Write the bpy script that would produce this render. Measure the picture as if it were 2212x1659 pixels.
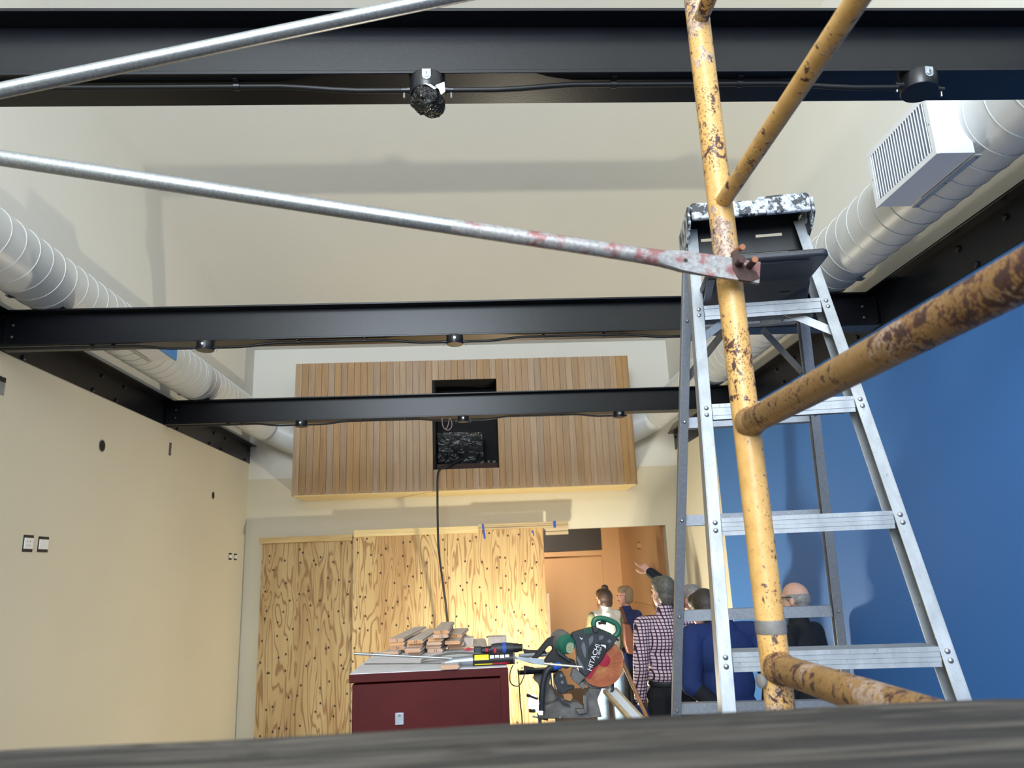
import bpy, bmesh, math, random
from mathutils import Vector, Matrix, noise
random.seed(7)
for o in list(bpy.data.objects): bpy.data.objects.remove(o)
SC = bpy.context.scene
COL = SC.collection
V = Vector
# ------------------------------------------------------------------ camera
CAMZ = 1.95
R_ = V((0.99828365, -0.04372958, -0.03895485)); U_ = V((0.02708651, -0.24498358, 0.96914878)); F_ = V((0.05192377, 0.96854053, 0.24337862))
FPX = 1570.0
cam_d = bpy.data.cameras.new('camera'); cam = bpy.data.objects.new('camera', cam_d); COL.objects.link(cam)
cam.matrix_world = Matrix(((R_.x, U_.x, -F_.x, 0), (R_.y, U_.y, -F_.y, 0), (R_.z, U_.z, -F_.z, CAMZ), (0, 0, 0, 1)))
cam_d.sensor_width = 36.0; cam_d.sensor_fit = 'HORIZONTAL'; cam_d.lens = 36.0 * FPX / 2212.0
cam_d.clip_start = 0.02; cam_d.clip_end = 100
cam_d.dof.use_dof = True; cam_d.dof.focus_distance = 2.6; cam_d.dof.aperture_fstop = 8.0
SC.camera = cam
def P(x, y, X=None, Y=None, Z=None):
    """pixel of the photograph -> point on a known plane of the room"""
    d = F_ + R_ * ((x - 1106) / FPX) - U_ * ((y - 829.5) / FPX)
    t = X / d.x if X is not None else Y / d.y if Y is not None else (Z - CAMZ) / d.z
    return d * t + V((0, 0, CAMZ))
# ------------------------------------------------------------------ world, lights, exposure
W = bpy.data.worlds.new('world'); SC.world = W; W.use_nodes = True
W.node_tree.nodes['Background'].inputs[0].default_value = (0.75, 0.87, 1.0, 1)
W.node_tree.nodes['Background'].inputs[1].default_value = 1.0
SC.view_settings.view_transform = 'Standard'; SC.view_settings.look = 'None'
SC.view_settings.exposure = 0.2; SC.view_settings.gamma = 1.0; SC.view_settings.use_curve_mapping = False
def area(name, loc, rot, sx, sy, power, col, spread=180):
    l = bpy.data.lights.new(name, 'AREA'); l.shape = 'RECTANGLE'; l.size = sx; l.size_y = sy; l.energy = power; l.color = col
    l.spread = math.radians(spread)
    o = bpy.data.objects.new(name, l); COL.objects.link(o); o.location = loc; o.rotation_euler = rot; return o
# daylight entering the tall window in the wall behind the camera
area('window_daylight', (-1.05, -4.7, 4.75), (math.radians(84), 0, math.radians(-6)), 3.1, 4.5, 790, (0.80, 0.905, 1.0))
# added fill without a fixture, brightens back wall of the orange room
area('far_room_fill', (0.4, 10.9, 2.8), (math.radians(62), 0, 0), 1.6, 0.4, 22, (1.0, 0.9, 0.76), 110)
# ------------------------------------------------------------------ node helpers / materials
MATS = {}
def srgb(r, g, b):
    f = lambda c: (c / 255 / 12.92) if c / 255 <= 0.04045 else ((c / 255 + 0.055) / 1.055) ** 2.4
    return (f(r), f(g), f(b), 1)
class NT:
    def __init__(s, name):
        m = bpy.data.materials.new(name); m.use_nodes = True; s.m = m; s.t = m.node_tree; s.b = s.t.nodes['Principled BSDF']; MATS[name] = m
    def n(s, ty, **kw):
        nd = s.t.nodes.new(ty)
        for k, v in kw.items(): setattr(nd, k, v)
        return nd
    def l(s, a, b): s.t.links.new(a, b)
    def coord(s, kind='Object', scale=(1, 1, 1), loc=(0, 0, 0), rnd=0):
        tc = s.n('ShaderNodeTexCoord'); mp = s.n('ShaderNodeMapping'); mp.inputs['Scale'].default_value = scale; mp.inputs['Location'].default_value = loc
        s.l(tc.outputs[kind], mp.inputs[0])
        if rnd:
            oi = s.n('ShaderNodeObjectInfo'); vm = s.n('ShaderNodeVectorMath', operation='SCALE'); vm.inputs[0].default_value = (rnd, rnd * 1.7, rnd * 0.6)
            s.l(oi.outputs['Random'], vm.inputs['Scale']); ad = s.n('ShaderNodeVectorMath'); s.l(mp.outputs[0], ad.inputs[0]); s.l(vm.outputs[0], ad.inputs[1]); return ad.outputs[0]
        return mp.outputs[0]
    def noise(s, vec, scale, detail=3, rough=.55, dist=0):
        nd = s.n('ShaderNodeTexNoise'); nd.inputs['Scale'].default_value = scale; nd.inputs['Detail'].default_value = detail
        nd.inputs['Roughness'].default_value = rough; nd.inputs['Distortion'].default_value = dist; s.l(vec, nd.inputs['Vector']); return nd.outputs['Fac']
    def ramp(s, fac, stops, interp='LINEAR'):
        nd = s.n('ShaderNodeValToRGB'); cr = nd.color_ramp; cr.interpolation = interp
        while len(cr.elements) < len(stops): cr.elements.new(0.5)
        for e, (p, c) in zip(cr.elements, stops):
            e.position = p; e.color = c if len(c) == 4 else (*c, 1)
        s.l(fac, nd.inputs[0]); return nd.outputs[0]
    def math(s, op, a, b=None, c=None):
        nd = s.n('ShaderNodeMath', operation=op)
        for i, v in enumerate((a, b, c)):
            if v is None: continue
            if isinstance(v, (int, float)): nd.inputs[i].default_value = v
            else: s.l(v, nd.inputs[i])
        return nd.outputs[0]
    def mix(s, fac, a, b):
        nd = s.n('ShaderNodeMix', data_type='RGBA')
        if isinstance(fac, (int, float)): nd.inputs[0].default_value = fac
        else: s.l(fac, nd.inputs[0])
        for i, v in ((6, a), (7, b)):
            if isinstance(v, tuple): nd.inputs[i].default_value = v
            else: s.l(v, nd.inputs[i])
        return nd.outputs[2]
    def bump(s, h, strength=.3, dist=.01):
        nd = s.n('ShaderNodeBump'); nd.inputs['Strength'].default_value = strength; nd.inputs['Distance'].default_value = dist
        s.l(h, nd.inputs['Height']); s.l(nd.outputs[0], s.b.inputs['Normal'])
    def col(s, c):
        if isinstance(c, tuple): s.b.inputs['Base Color'].default_value = c
        else: s.l(c, s.b.inputs['Base Color'])
    def rough(s, v):
        if isinstance(v, (int, float)): s.b.inputs['Roughness'].default_value = v
        else: s.l(v, s.b.inputs['Roughness'])
    def metal(s, v):
        if isinstance(v, (int, float)): s.b.inputs['Metallic'].default_value = v
        else: s.l(v, s.b.inputs['Metallic'])
def plain(name, c, rough=.5, metal=0, var=.0, vs=8, bump=0, bs=60, spec=.5):
    t = NT(name); vec = t.coord()
    if var:
        lo = tuple(x * (1 - var) for x in c[:3]) + (1,); hi = tuple(min(1, x * (1 + var)) for x in c[:3]) + (1,)
        t.col(t.ramp(t.noise(vec, vs, 4), [(0.3, lo), (0.7, hi)]))
    else: t.col(c)
    t.rough(rough); t.metal(metal); t.b.inputs['Specular IOR Level'].default_value = spec
    if bump: t.bump(t.noise(vec, bs, 2), bump, .004)
    return t.m
plain('beige_paint', srgb(216, 207, 184), .75, 0, .015, 1.5, .12, 180, .25)
plain('ceiling_paint', srgb(228, 225, 216), .8, 0, .012, 1.2, .1, 150, .2)
plain('blue_paint', srgb(66, 120, 188), .55, 0, .02, 1.2, .12, 180, .35)
plain('orange_paint', srgb(220, 174, 126), .65, 0, .02, 1.2, .05, 120, .3)
plain('charcoal_paint', srgb(70, 66, 62), .7)
plain('concrete', srgb(92, 88, 84), .7, 0, .12, 3, .2, 40)
plain('black_steel', srgb(17, 18, 23), .30, 0, .1, 12, .05, 140, .3)
plain('black_conduit', srgb(14, 14, 15), .5, 0, 0, 8, 0, 60, .4)
plain('box_black', srgb(30, 30, 34), .32, .3, 0, 8, .05, 200, .6)
plain('slot_black', srgb(10, 10, 10), .6)
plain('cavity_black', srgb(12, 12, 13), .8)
plain('duct_white', srgb(206, 207, 206), .38, 0, .015, 3, 0, 60, .5)
plain('register_white', srgb(222, 224, 228), .4, 0, 0, 8, 0, 60, .5)
plain('register_blue', srgb(70, 130, 190), .45)
plain('bare_metal', srgb(200, 200, 194), .38, .7, .1, 25)
plain('zinc', srgb(170, 178, 188), .38, .85, .15, 20)
plain('outlet_white', srgb(235, 235, 232), .4)
plain('black_rubber', srgb(22, 22, 24), .5, 0, .15, 30)
plain('dark_plastic', srgb(44, 47, 52), .5, 0, .15, 40, .15, 90)
plain('grey_plastic', srgb(100, 102, 108), .5, 0, .1, 40)
plain('green_plastic', srgb(40, 104, 80), .38, 0, .1, 30)
plain('saw_metal', srgb(118, 116, 113), .5, .5, .25, 25, .2, 60)
plain('dusty_metal', srgb(116, 112, 108), .7, .2, .35, 18, .4, 40)
plain('white_print', srgb(240, 240, 240), .5)
plain('ink', srgb(30, 26, 28), .6)
plain('red_print', srgb(170, 24, 50), .5)
plain('yellow_print', srgb(240, 222, 40), .5)
plain('blue_tape', srgb(40, 78, 170), .6)
plain('blue_rubber', srgb(40, 90, 190), .4)
plain('steel_bolt', srgb(150, 150, 152), .35, .9)
plain('wood_handle', srgb(176, 124, 78), .55, 0, .15, 20)
plain('cream_paper', srgb(236, 226, 190), .7)
plain('copper_pin', srgb(150, 96, 66), .5, .3, .3, 60)
plain('rust_dark', srgb(66, 44, 38), .7, .2, .3, 60, .3, 120)
# people
plain('skin', srgb(206, 150, 128), .55, 0, .05, 20)
plain('skin_pale', srgb(220, 172, 150), .55, 0, .06, 20)
plain('hair_brown', srgb(62, 42, 32), .5, 0, .35, 60, .6, 150)
plain('hair_dark', srgb(58, 50, 42), .5, 0, .35, 60, .6, 150)
plain('hair_fair', srgb(142, 118, 90), .5, 0, .3, 60, .6, 150)
plain('hair_salt', srgb(104, 100, 92), .5, 0, .4, 70, .6, 150)
plain('hair_grey', srgb(150, 145, 142), .5, 0, .3, 70, .6, 150)
plain('eye_dark', srgb(40, 30, 26), .3)
plain('lips', srgb(176, 104, 96), .5)
plain('cloth_navy', srgb(36, 46, 92), .85, 0, .12, 10, .3, 60)
plain('cloth_blue', srgb(25, 46, 98), .85, 0, .12, 8, .4, 40)
plain('cloth_black', srgb(20, 22, 28), .85, 0, .2, 10, .3, 60)
plain('cloth_vest', srgb(226, 218, 204), .85, 0, .06, 10, .5, 30)
plain('cloth_olive', srgb(118, 116, 84), .85, 0, .3, 25)
plain('denim', srgb(126, 146, 168), .85, 0, .15, 30, .3, 90)
plain('leather_orange', srgb(88, 48, 30), .5, 0, .15, 20, .3, 50)
plain('leather_wire', srgb(170, 140, 140), .6)
plain('shoe', srgb(50, 44, 40), .6)

t = NT('plaid'); vec = t.coord(); sp = t.n('ShaderNodeSeparateXYZ'); t.l(vec, sp.inputs[0])
s_ = 40.0
ax = t.math('FRACT', t.math('MULTIPLY', t.math('ADD', sp.outputs[0], t.math('MULTIPLY', sp.outputs[1], .3)), s_))
az = t.math('FRACT', t.math('MULTIPLY', sp.outputs[2], s_))
gx = t.math('LESS_THAN', ax, .30); gz = t.math('LESS_THAN', az, .30)
both = t.math('MAXIMUM', gx, gz)
t.col(t.mix(both, srgb(232, 206, 214), srgb(66, 34, 60))); t.rough(.85)

def rusty(name, b0, b1, dens, big, grey):
    t = NT(name); vec = t.coord('Object', (1, 1, .8))
    zone = t.noise(vec, 9, 2)
    chip = t.math('ADD', t.noise(vec, 330, 3, .6, .5), t.math('MULTIPLY', t.math('SUBTRACT', zone, .5), .5))
    m1 = t.ramp(chip, [(dens, (0, 0, 0)), (dens + .025, (1, 1, 1))])
    m2 = t.ramp(t.math('ADD', t.noise(vec, 55, 4, .65, .4), t.math('MULTIPLY', t.math('SUBTRACT', zone, .5), .35)), [(big, (0, 0, 0)), (big + .015, (1, 1, 1))])
    m3 = t.ramp(t.noise(vec, 7.5, 5, .7), [(grey, (0, 0, 0)), (grey + .03, (1, 1, 1))])
    base = t.ramp(t.noise(vec, 40, 5, .7), [(.25, b0), (.75, b1)])
    fl = t.ramp(t.noise(vec, 160, 4, .7), [(.40, srgb(138, 108, 86)), (.52, srgb(168, 148, 136)), (.60, b1)])
    c = t.mix(m3, base, fl); c = t.mix(m1, c, srgb(96, 58, 40)); c = t.mix(m2, c, srgb(70, 44, 38)); t.col(c)
    t.rough(t.ramp(m1, [(0, (.42,) * 3), (1, (.8,) * 3)])); t.bump(t.math('ADD', m1, m2), -.2, .0012)
rusty('yellow_paint', srgb(188, 140, 74), srgb(214, 170, 104), .615, .60, .555)
rusty('rung_paint', srgb(122, 90, 52), srgb(152, 118, 72), .585, .57, .57)

t = NT('galvanised'); vec = t.coord()
t.col(t.ramp(t.noise(vec, 240, 4, .6), [(.3, srgb(132, 135, 138)), (.7, srgb(172, 175, 177))])); t.metal(.8); t.rough(.36); t.bump(t.noise(vec, 500, 2), .06, .0006)
t = NT('galvanised_red'); vec = t.coord()
base = t.ramp(t.noise(vec, 160, 4, .6), [(.3, srgb(120, 118, 118)), (.7, srgb(160, 158, 156))])
t.col(t.mix(t.ramp(t.noise(vec, 34, 4, .6), [(.50, (0, 0, 0)), (.62, (.8, .8, .8))]), base, srgb(128, 66, 64))); t.metal(.4); t.rough(.5)

t = NT('aluminium'); vec = t.coord('Object', (1, 1, .45))
sc = t.ramp(t.noise(vec, 190, 4, .7, .8), [(.60, (0, 0, 0)), (.68, (1, 1, 1))])
t.col(t.mix(sc, t.ramp(t.noise(vec, 25, 3), [(.3, srgb(144, 148, 153)), (.7, srgb(170, 174, 179))]), srgb(128, 130, 134))); t.metal(.45); t.rough(.42)
t = NT('aluminium_rear'); vec = t.coord()
t.col(t.ramp(t.noise(vec, 120, 4, .7), [(.3, srgb(126, 129, 136)), (.66, srgb(142, 146, 153)), (.78, srgb(190, 190, 193))])); t.metal(.55); t.rough(.42)

t = NT('ladder_cap'); vec = t.coord()
m = t.ramp(t.noise(vec, 30, 6, .7, .35), [(.47, (0, 0, 0)), (.54, (1, 1, 1))])
t.col(t.mix(m, srgb(40, 43, 50), t.ramp(t.noise(vec, 80, 3), [(.3, srgb(150, 158, 170)), (.7, srgb(222, 226, 230))]))); t.rough(.5); t.bump(t.noise(vec, 60, 3), .3, .002)
plain('pail_shelf', srgb(46, 49, 56), .45, 0, .2, 40, .15, 120)

def plyw(name, f):
    def S(r, g, b): return srgb(r * f, g * f, b * f)
    t = NT(name); vec = t.coord('Object', (3.0, 3.0, .42), rnd=9)
    nv = t.noise(vec, 1.9, 2.2, .45, .35)
    ring = t.math('SINE', t.math('MULTIPLY', nv, 84))
    fine = t.noise(t.coord('Object', (60, 60, 2.2), rnd=3), 2.0, 3)
    base = t.ramp(t.noise(vec, 1.1, 2), [(.3, S(226, 194, 138)), (.5, S(214, 178, 120)), (.68, S(190, 148, 94))])
    line = t.ramp(t.math('ADD', t.math('MULTIPLY', ring, .5), .5), [(.0, (1, 1, 1)), (.30, (0, 0, 0))])
    line2 = t.math('MULTIPLY', line, .85)
    c = t.mix(line2, base, S(150, 104, 56)); c = t.mix(t.math('MULTIPLY', t.math('SUBTRACT', fine, .4), .5), c, S(242, 218, 168))
    sx = t.n('ShaderNodeSeparateXYZ'); t.l(t.coord('Object', (1, 1, .8), rnd=7), sx.inputs[0]); cx = t.n('ShaderNodeCombineXYZ'); t.l(sx.outputs[0], cx.inputs[0]); t.l(sx.outputs[2], cx.inputs[1])
    vo = t.n('ShaderNodeTexVoronoi', voronoi_dimensions='2D'); vo.inputs['Scale'].default_value = 6.0; t.l(cx.outputs[0], vo.inputs['Vector'])
    kn = t.ramp(vo.outputs['Distance'], [(.045, (1, 1, 1)), (.085, (0, 0, 0))]); c = t.mix(kn, c, S(58, 34, 20)); t.col(c); t.rough(.65); t.bump(fine, .1, .002)
plyw('plywood', .93); plyw('plywood_brown', .83)

def wood(name, c1, c2, c3, axis=2, rnd=6, rough=.55, obvar=.0):
    t = NT(name); sc = [16, 16, 16]; sc[axis] = 1.0
    vec = t.coord('Object', tuple(sc), rnd=rnd); g = t.noise(vec, 2.2, 5, .6, .4)
    c = t.ramp(g, [(.28, c1), (.5, c2), (.72, c3)])
    if obvar:
        oi = t.n('ShaderNodeObjectInfo'); hs = t.n('ShaderNodeHueSaturation'); t.l(c, hs.inputs['Color'])
        t.l(t.math('ADD', t.math('MULTIPLY', oi.outputs['Random'], obvar), 1 - obvar * .5), hs.inputs['Value'])
        oi2 = t.math('FRACT', t.math('MULTIPLY', oi.outputs['Random'], 7.31)); t.l(t.math('ADD', t.math('MULTIPLY', oi2, .35), .82), hs.inputs['Saturation']); c = hs.outputs[0]
    t.col(c); t.rough(rough); t.bump(g, .12, .002); return t.m
wood('slat_wood', srgb(146, 115, 82), srgb(160, 128, 92), srgb(172, 141, 104), 2, 6, .5, .20)
wood('trim_wood', srgb(176, 150, 108), srgb(192, 166, 122), srgb(204, 180, 138), 0, 4, .6, .08)
wood('trim_face', srgb(206, 178, 120), srgb(220, 194, 138), srgb(228, 206, 152), 0, 4, .6)
wood('board_wood', srgb(184, 164, 150), srgb(200, 182, 168), srgb(212, 194, 180), 1, 6, .6, .12)
wood('board_end', srgb(168, 118, 86), srgb(204, 156, 118), srgb(220, 178, 140), 0, 6, .7, .1)
wood('post_wood', srgb(140, 118, 96), srgb(160, 138, 114), srgb(176, 156, 130), 2, 5, .7)
t = NT('weathered_plank'); vec = t.coord('Object', (1.6, 26, 26)); g = t.noise(vec, 2.4, 6, .65, .5); g2 = t.noise(t.coord('Object', (4, 12, 12)), 3, 4, .6)
c = t.ramp(g, [(.25, srgb(16, 14, 12)), (.48, srgb(46, 42, 38)), (.70, srgb(98, 90, 82))])
c = t.mix(t.ramp(g2, [(.58, (0, 0, 0)), (.68, (1, 1, 1))]), c, srgb(30, 24, 20)); t.col(c); t.rough(.8); t.bump(g, .6, .004)

t = NT('job_box_red'); vec = t.coord()
t.col(t.mix(t.ramp(t.noise(vec, 55, 5, .7), [(.68, (0, 0, 0)), (.74, (1, 1, 1))]), t.ramp(t.noise(vec, 3, 4), [(.3, srgb(68, 16, 16)), (.7, srgb(80, 21, 21))]), srgb(130, 76, 74))); t.rough(.55); t.b.inputs['Specular IOR Level'].default_value = .2
plain('job_box_top', srgb(214, 212, 214), .55, 0, .1, 6, .1, 40)
t = NT('blade'); vec = t.coord()
t.col(t.ramp(t.noise(vec, 14, 4), [(.3, srgb(164, 84, 54)), (.55, srgb(190, 112, 72)), (.75, srgb(200, 150, 92))])); t.rough(.35); t.metal(.15)
t = NT('black_wrap'); vec = t.coord()
t.col(srgb(30, 30, 31)); t.rough(.3); t.metal(.35); t.b.inputs['Specular IOR Level'].default_value = 1.0; t.bump(t.noise(vec, 9, 3, .55, 1.2), .7, .05)
t = NT('crinkle_black'); vec = t.coord()
t.col(srgb(22, 20, 18)); t.rough(.25); t.bump(t.noise(vec, 40, 3, .6, 1.2), 1.0, .02)
t = NT('lamp_lens'); t.col((1, 1, 1, 1)); t.b.inputs['Emission Color'].default_value = (1.0, .925, .72, 1); t.b.inputs['Emission Strength'].default_value = 880
# ------------------------------------------------------------------ mesh builder
WM = {}
class MB:
    def __init__(s): s.v = []; s.f = []
    def add(s, vs, fs):
        k = len(s.v); s.v += [V(p) for p in vs]; s.f += [tuple(i + k for i in f) for f in fs]; return s
    def box(s, c, sz, M=None):
        x, y, z = sz[0] / 2, sz[1] / 2, sz[2] / 2; vs = [V((a * x, b * y, d * z)) for a in (-1, 1) for b in (-1, 1) for d in (-1, 1)]
        if M: vs = [M @ p for p in vs]
        return s.add([V(c) + p for p in vs], [(0, 1, 3, 2), (4, 6, 7, 5), (0, 4, 5, 1), (2, 3, 7, 6), (0, 2, 6, 4), (1, 5, 7, 3)])
    def bb(s, a, b): return s.box([(a[i] + b[i]) / 2 for i in range(3)], [abs(b[i] - a[i]) for i in range(3)])
    def hexa(s, c8): return s.add(c8, [(0, 1, 3, 2), (4, 6, 7, 5), (0, 4, 5, 1), (2, 3, 7, 6), (0, 2, 6, 4), (1, 5, 7, 3)])
    def bar(s, a, b, w, d, side=V((1, 0, 0))):
        """rectangular bar a->b, w along side, d along the other normal"""
        a, b = V(a), V(b); ax = (b - a).normalized(); sd = (side - ax * side.dot(ax)).normalized(); nn = ax.cross(sd)
        vs = [p + sd * (i * w / 2) + nn * (j * d / 2) for p in (a, b) for i in (-1, 1) for j in (-1, 1)]
        return s.hexa(vs)
    def prism(s, pts, o, ax, ay, n, t):
        o, ax, ay, n = V(o), V(ax), V(ay), V(n); k = len(pts)
        A = [o + ax * p[0] + ay * p[1] for p in pts]; B = [q + n * t for q in A]
        return s.add(A + B, [tuple(range(k))[::-1], tuple(range(k, 2 * k))] + [(i, (i + 1) % k, k + (i + 1) % k, k + i) for i in range(k)])
    def tube(s, pts, r, n=12, cap=True, ell=None):
        pts = [V(p) for p in pts]; k = len(pts); rs = r if isinstance(r, (list, tuple)) else [r] * k
        T = []
        for i in range(k):
            d = (pts[min(i + 1, k - 1)] - pts[max(i - 1, 0)]); T.append(d.normalized())
        up = V((0, 0, 1)) if abs(T[0].z) < .9 else V((1, 0, 0)); a = T[0].cross(up).normalized(); vs = []; fs = []
        for i in range(k):
            a = (a - T[i] * a.dot(T[i])).normalized(); b = T[i].cross(a)
            for j in range(n):
                th = 2 * math.pi * j / n; vs.append(pts[i] + (a * math.cos(th) + b * math.sin(th)) * rs[i])
        for i in range(k - 1):
            for j in range(n): fs.append((i * n + j, i * n + (j + 1) % n, (i + 1) * n + (j + 1) % n, (i + 1) * n + j))
        if cap: fs += [tuple(range(n))[::-1], tuple((k - 1) * n + j for j in range(n))]
        return s.add(vs, fs)
    def cyl(s, a, b, r, n=16): return s.tube([a, b], r, n)
    def lathe(s, prof, o, axis, n=20):
        axis = V(axis).normalized(); o = V(o); pts = [o + axis * h for _, h in prof]
        up = V((0, 0, 1)) if abs(axis.z) < .9 else V((1, 0, 0)); a = axis.cross(up).normalized(); b = axis.cross(a); vs = []; fs = []
        for (r, h), p in zip(prof, pts):
            for j in range(n):
                th = 2 * math.pi * j / n; vs.append(p + (a * math.cos(th) + b * math.sin(th)) * max(r, 1e-4))
        for i in range(len(prof) - 1):
            for j in range(n): fs.append((i * n + j, i * n + (j + 1) % n, (i + 1) * n + (j + 1) % n, (i + 1) * n + j))
        fs += [tuple(range(n))[::-1], tuple((len(prof) - 1) * n + j for j in range(n))]
        return s.add(vs, fs)
    def ball(s, c, r, n=12, m=8, M=None):
        r = (r, r, r) if isinstance(r, (int, float)) else r; vs = []; fs = []; c = V(c)
        for i in range(m + 1):
            ph = math.pi * i / m
            for j in range(n):
                th = 2 * math.pi * j / n; p = V((r[0] * math.sin(ph) * math.cos(th), r[1] * math.sin(ph) * math.sin(th), r[2] * math.cos(ph)))
                vs.append(c + (M @ p if M else p))
        for i in range(m):
            for j in range(n): fs.append((i * n + j, (i + 1) * n + j, (i + 1) * n + (j + 1) % n, i * n + (j + 1) % n))
        return s.add(vs, fs)
    def capsule(s, a, b, ra, rb, n=12, m=4):
        a, b = V(a), V(b); ax = (b - a).normalized(); pts = []; rs = []
        for i in range(m + 1):
            th = math.pi / 2 * i / m; pts.append(a - ax * (ra * math.cos(th))); rs.append(max(ra * math.sin(th), .0004))
        for i in range(m + 1):
            th = math.pi / 2 * i / m; pts.append(b + ax * (rb * math.sin(th))); rs.append(max(rb * math.cos(th), .0004))
        up = V((0, 0, 1)) if abs(ax.z) < .9 else V((1, 0, 0)); u = ax.cross(up).normalized(); w = ax.cross(u); vs = []; fs = []
        for p, r in zip(pts, rs):
            for j in range(n):
                th = 2 * math.pi * j / n; vs.append(p + (u * math.cos(th) + w * math.sin(th)) * r)
        for i in range(len(pts) - 1):
            for j in range(n): fs.append((i * n + j, i * n + (j + 1) % n, (i + 1) * n + (j + 1) % n, (i + 1) * n + j))
        fs += [tuple(range(n))[::-1], tuple((len(pts) - 1) * n + j for j in range(n))]
        return s.add(vs, fs)
    def xf(s, M):
        s.v = [M @ p for p in s.v]; return s
    def build(s, name, mat, parent=None, smooth=True, angle=38, bevel=0, merge=False):
        me = bpy.data.meshes.new(name); ob = bpy.data.objects.new(name, me); COL.objects.link(ob)
        vs = s.v
        if parent is not None:
            Mi = WM[parent].inverted(); vs = [Mi @ p for p in vs]; ob.parent = parent; WM[ob] = WM[parent].copy()
        else:
            lo = [min(p[i] for p in vs) for i in range(3)]; hi = [max(p[i] for p in vs) for i in range(3)]
            o = V(((lo[0] + hi[0]) / 2, (lo[1] + hi[1]) / 2, lo[2])); vs = [p - o for p in vs]; ob.location = o; WM[ob] = Matrix.Translation(o)
        me.from_pydata([tuple(p) for p in vs], [], s.f)
        bm = bmesh.new(); bm.from_mesh(me); bmesh.ops.recalc_face_normals(bm, faces=bm.faces); bm.to_mesh(me); bm.free()
        me.materials.append(MATS[mat])
        if smooth:
            for p in me.polygons: p.use_smooth = True
            me.set_sharp_from_angle(angle=math.radians(angle))
        if bevel:
            b = ob.modifiers.new('bevel', 'BEVEL'); b.width = bevel; b.segments = 2; b.limit_method = 'ANGLE'; b.angle_limit = math.radians(40)
        return ob
def smooth(pts, k=5):
    pts = [V(p) for p in pts]; out = []
    for i in range(len(pts) - 1):
        p0, p1, p2, p3 = pts[max(i - 1, 0)], pts[i], pts[i + 1], pts[min(i + 2, len(pts) - 1)]
        for j in range(k):
            u = j / k; out.append(.5 * ((2 * p1) + (p2 - p0) * u + (2 * p0 - 5 * p1 + 4 * p2 - p3) * u * u + (3 * p1 - p0 - 3 * p2 + p3) * u ** 3))
    return out + [pts[-1]]
def tag(o, label=None, cat=None, group=None, kind=None):
    if label: o['label'] = label
    if cat: o['category'] = cat
    if group: o['group'] = group
    if kind: o['kind'] = kind
    return o
def thing(name, loc, label, cat, group=None, rz=0):
    o = bpy.data.objects.new(name, None); COL.objects.link(o); o.location = loc; o.rotation_euler = (0, 0, rz); o.empty_display_size = .1
    WM[o] = Matrix.Translation(V(loc)) @ Matrix.Rotation(rz, 4, 'Z'); return tag(o, label, cat, group)
def clone(root, delta, label=None, skip=()):
    r = root.copy(); COL.objects.link(r); r.location = root.location + V(delta); WM[r] = Matrix.Translation(V(delta)) @ WM[root]
    if label: r['label'] = label
    for ch in root.children:
        if ch.name.split('.')[0] in skip: continue
        c = ch.copy(); COL.objects.link(c); c.parent = r; WM[c] = WM[r].copy()
        for g in ch.children:
            d = g.copy(); COL.objects.link(d); d.parent = c; WM[d] = WM[r].copy()
    return r
def text_mesh(name, txt, size, M, mat, parent, depth=.001):
    cu = bpy.data.curves.new(name, 'FONT'); cu.body = txt; cu.size = size; cu.extrude = depth; cu.align_x = 'CENTER'; cu.align_y = 'CENTER'
    to = bpy.data.objects.new(name, cu); COL.objects.link(to); dg = bpy.context.evaluated_depsgraph_get()
    me = bpy.data.meshes.new_from_object(to.evaluated_get(dg)); bpy.data.objects.remove(to); bpy.data.curves.remove(cu)
    me.transform(WM[parent].inverted() @ M); me.materials.clear(); me.materials.append(MATS[mat])
    ob = bpy.data.objects.new(name, me); COL.objects.link(ob); ob.parent = parent; WM[ob] = WM[parent].copy(); return ob
# ------------------------------------------------------------------ room shell
XL, XR, YB, YF = -2.87, 2.60, 9.30, -5.0
ZB, ZT = 3.34, 3.565           # underside and top of the steel
def czz(y): return 4.84 + .198 * (9.3 - y)
def struct(name, mb, mat, **k): return tag(mb.build(name, mat, **k), kind='structure')
struct('floor', MB().bb((XL - .3, YF - .3, -.12), (XR + .3, 13.2, 0)), 'concrete')
def yz_wall(x0, x1, y0, y1, zf0, zf1, zb=0):
    return MB().hexa([V((x, y, z)) for x in (x0, x1) for (y, z0, z1) in ((y0, zb, zf0), (y1, zb, zf1)) for z in (z0, z1)])
struct('wall_left', yz_wall(XL - .2, XL, YF, YB, ZB + .02, ZB + .02), 'beige_paint')
struct('wall_left_upper', MB().hexa([V((x, y, z)) for x in (XL - .2, XL) for (y, z0, z1) in ((YF, ZB + .02, czz(YF)), (YB, ZB + .02, czz(YB))) for z in (z0, z1)]), 'ceiling_paint')
YBL = 7.73
wr = struct('wall_right', yz_wall(XR, XR + .2, YF, YBL, ZB, ZB), 'blue_paint')
struct('wall_right_far', yz_wall(XR, XR + .2, YBL, YB, ZB, ZB), 'beige_paint')
struct('wall_right_upper', MB().hexa([V((x, y, z)) for x in (XR, XR + .2) for (y, z0, z1) in ((YF, ZB, czz(YF)), (YB, ZB, czz(YB))) for z in (z0, z1)]), 'ceiling_paint')
struct('ceiling', MB().hexa([V((x, y, z)) for x in (XL - .2, XR + .2) for (y, z0) in ((YF - .2, czz(YF - .2)), (YB + .2, czz(YB + .2))) for z in (z0, z0 + .15)]), 'ceiling_paint')
OX0, OX1, OZ = -2.2, 2.375, 2.385
bw = MB().bb((XL - .2, YB, 0), (OX0, YB + .15, 3.14)).bb((OX1, YB, 0), (XR + .2, YB + .15, 3.14)).bb((OX0, YB, OZ), (OX1, YB + .15, 3.14))
struct('wall_back', bw, 'beige_paint')
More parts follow.
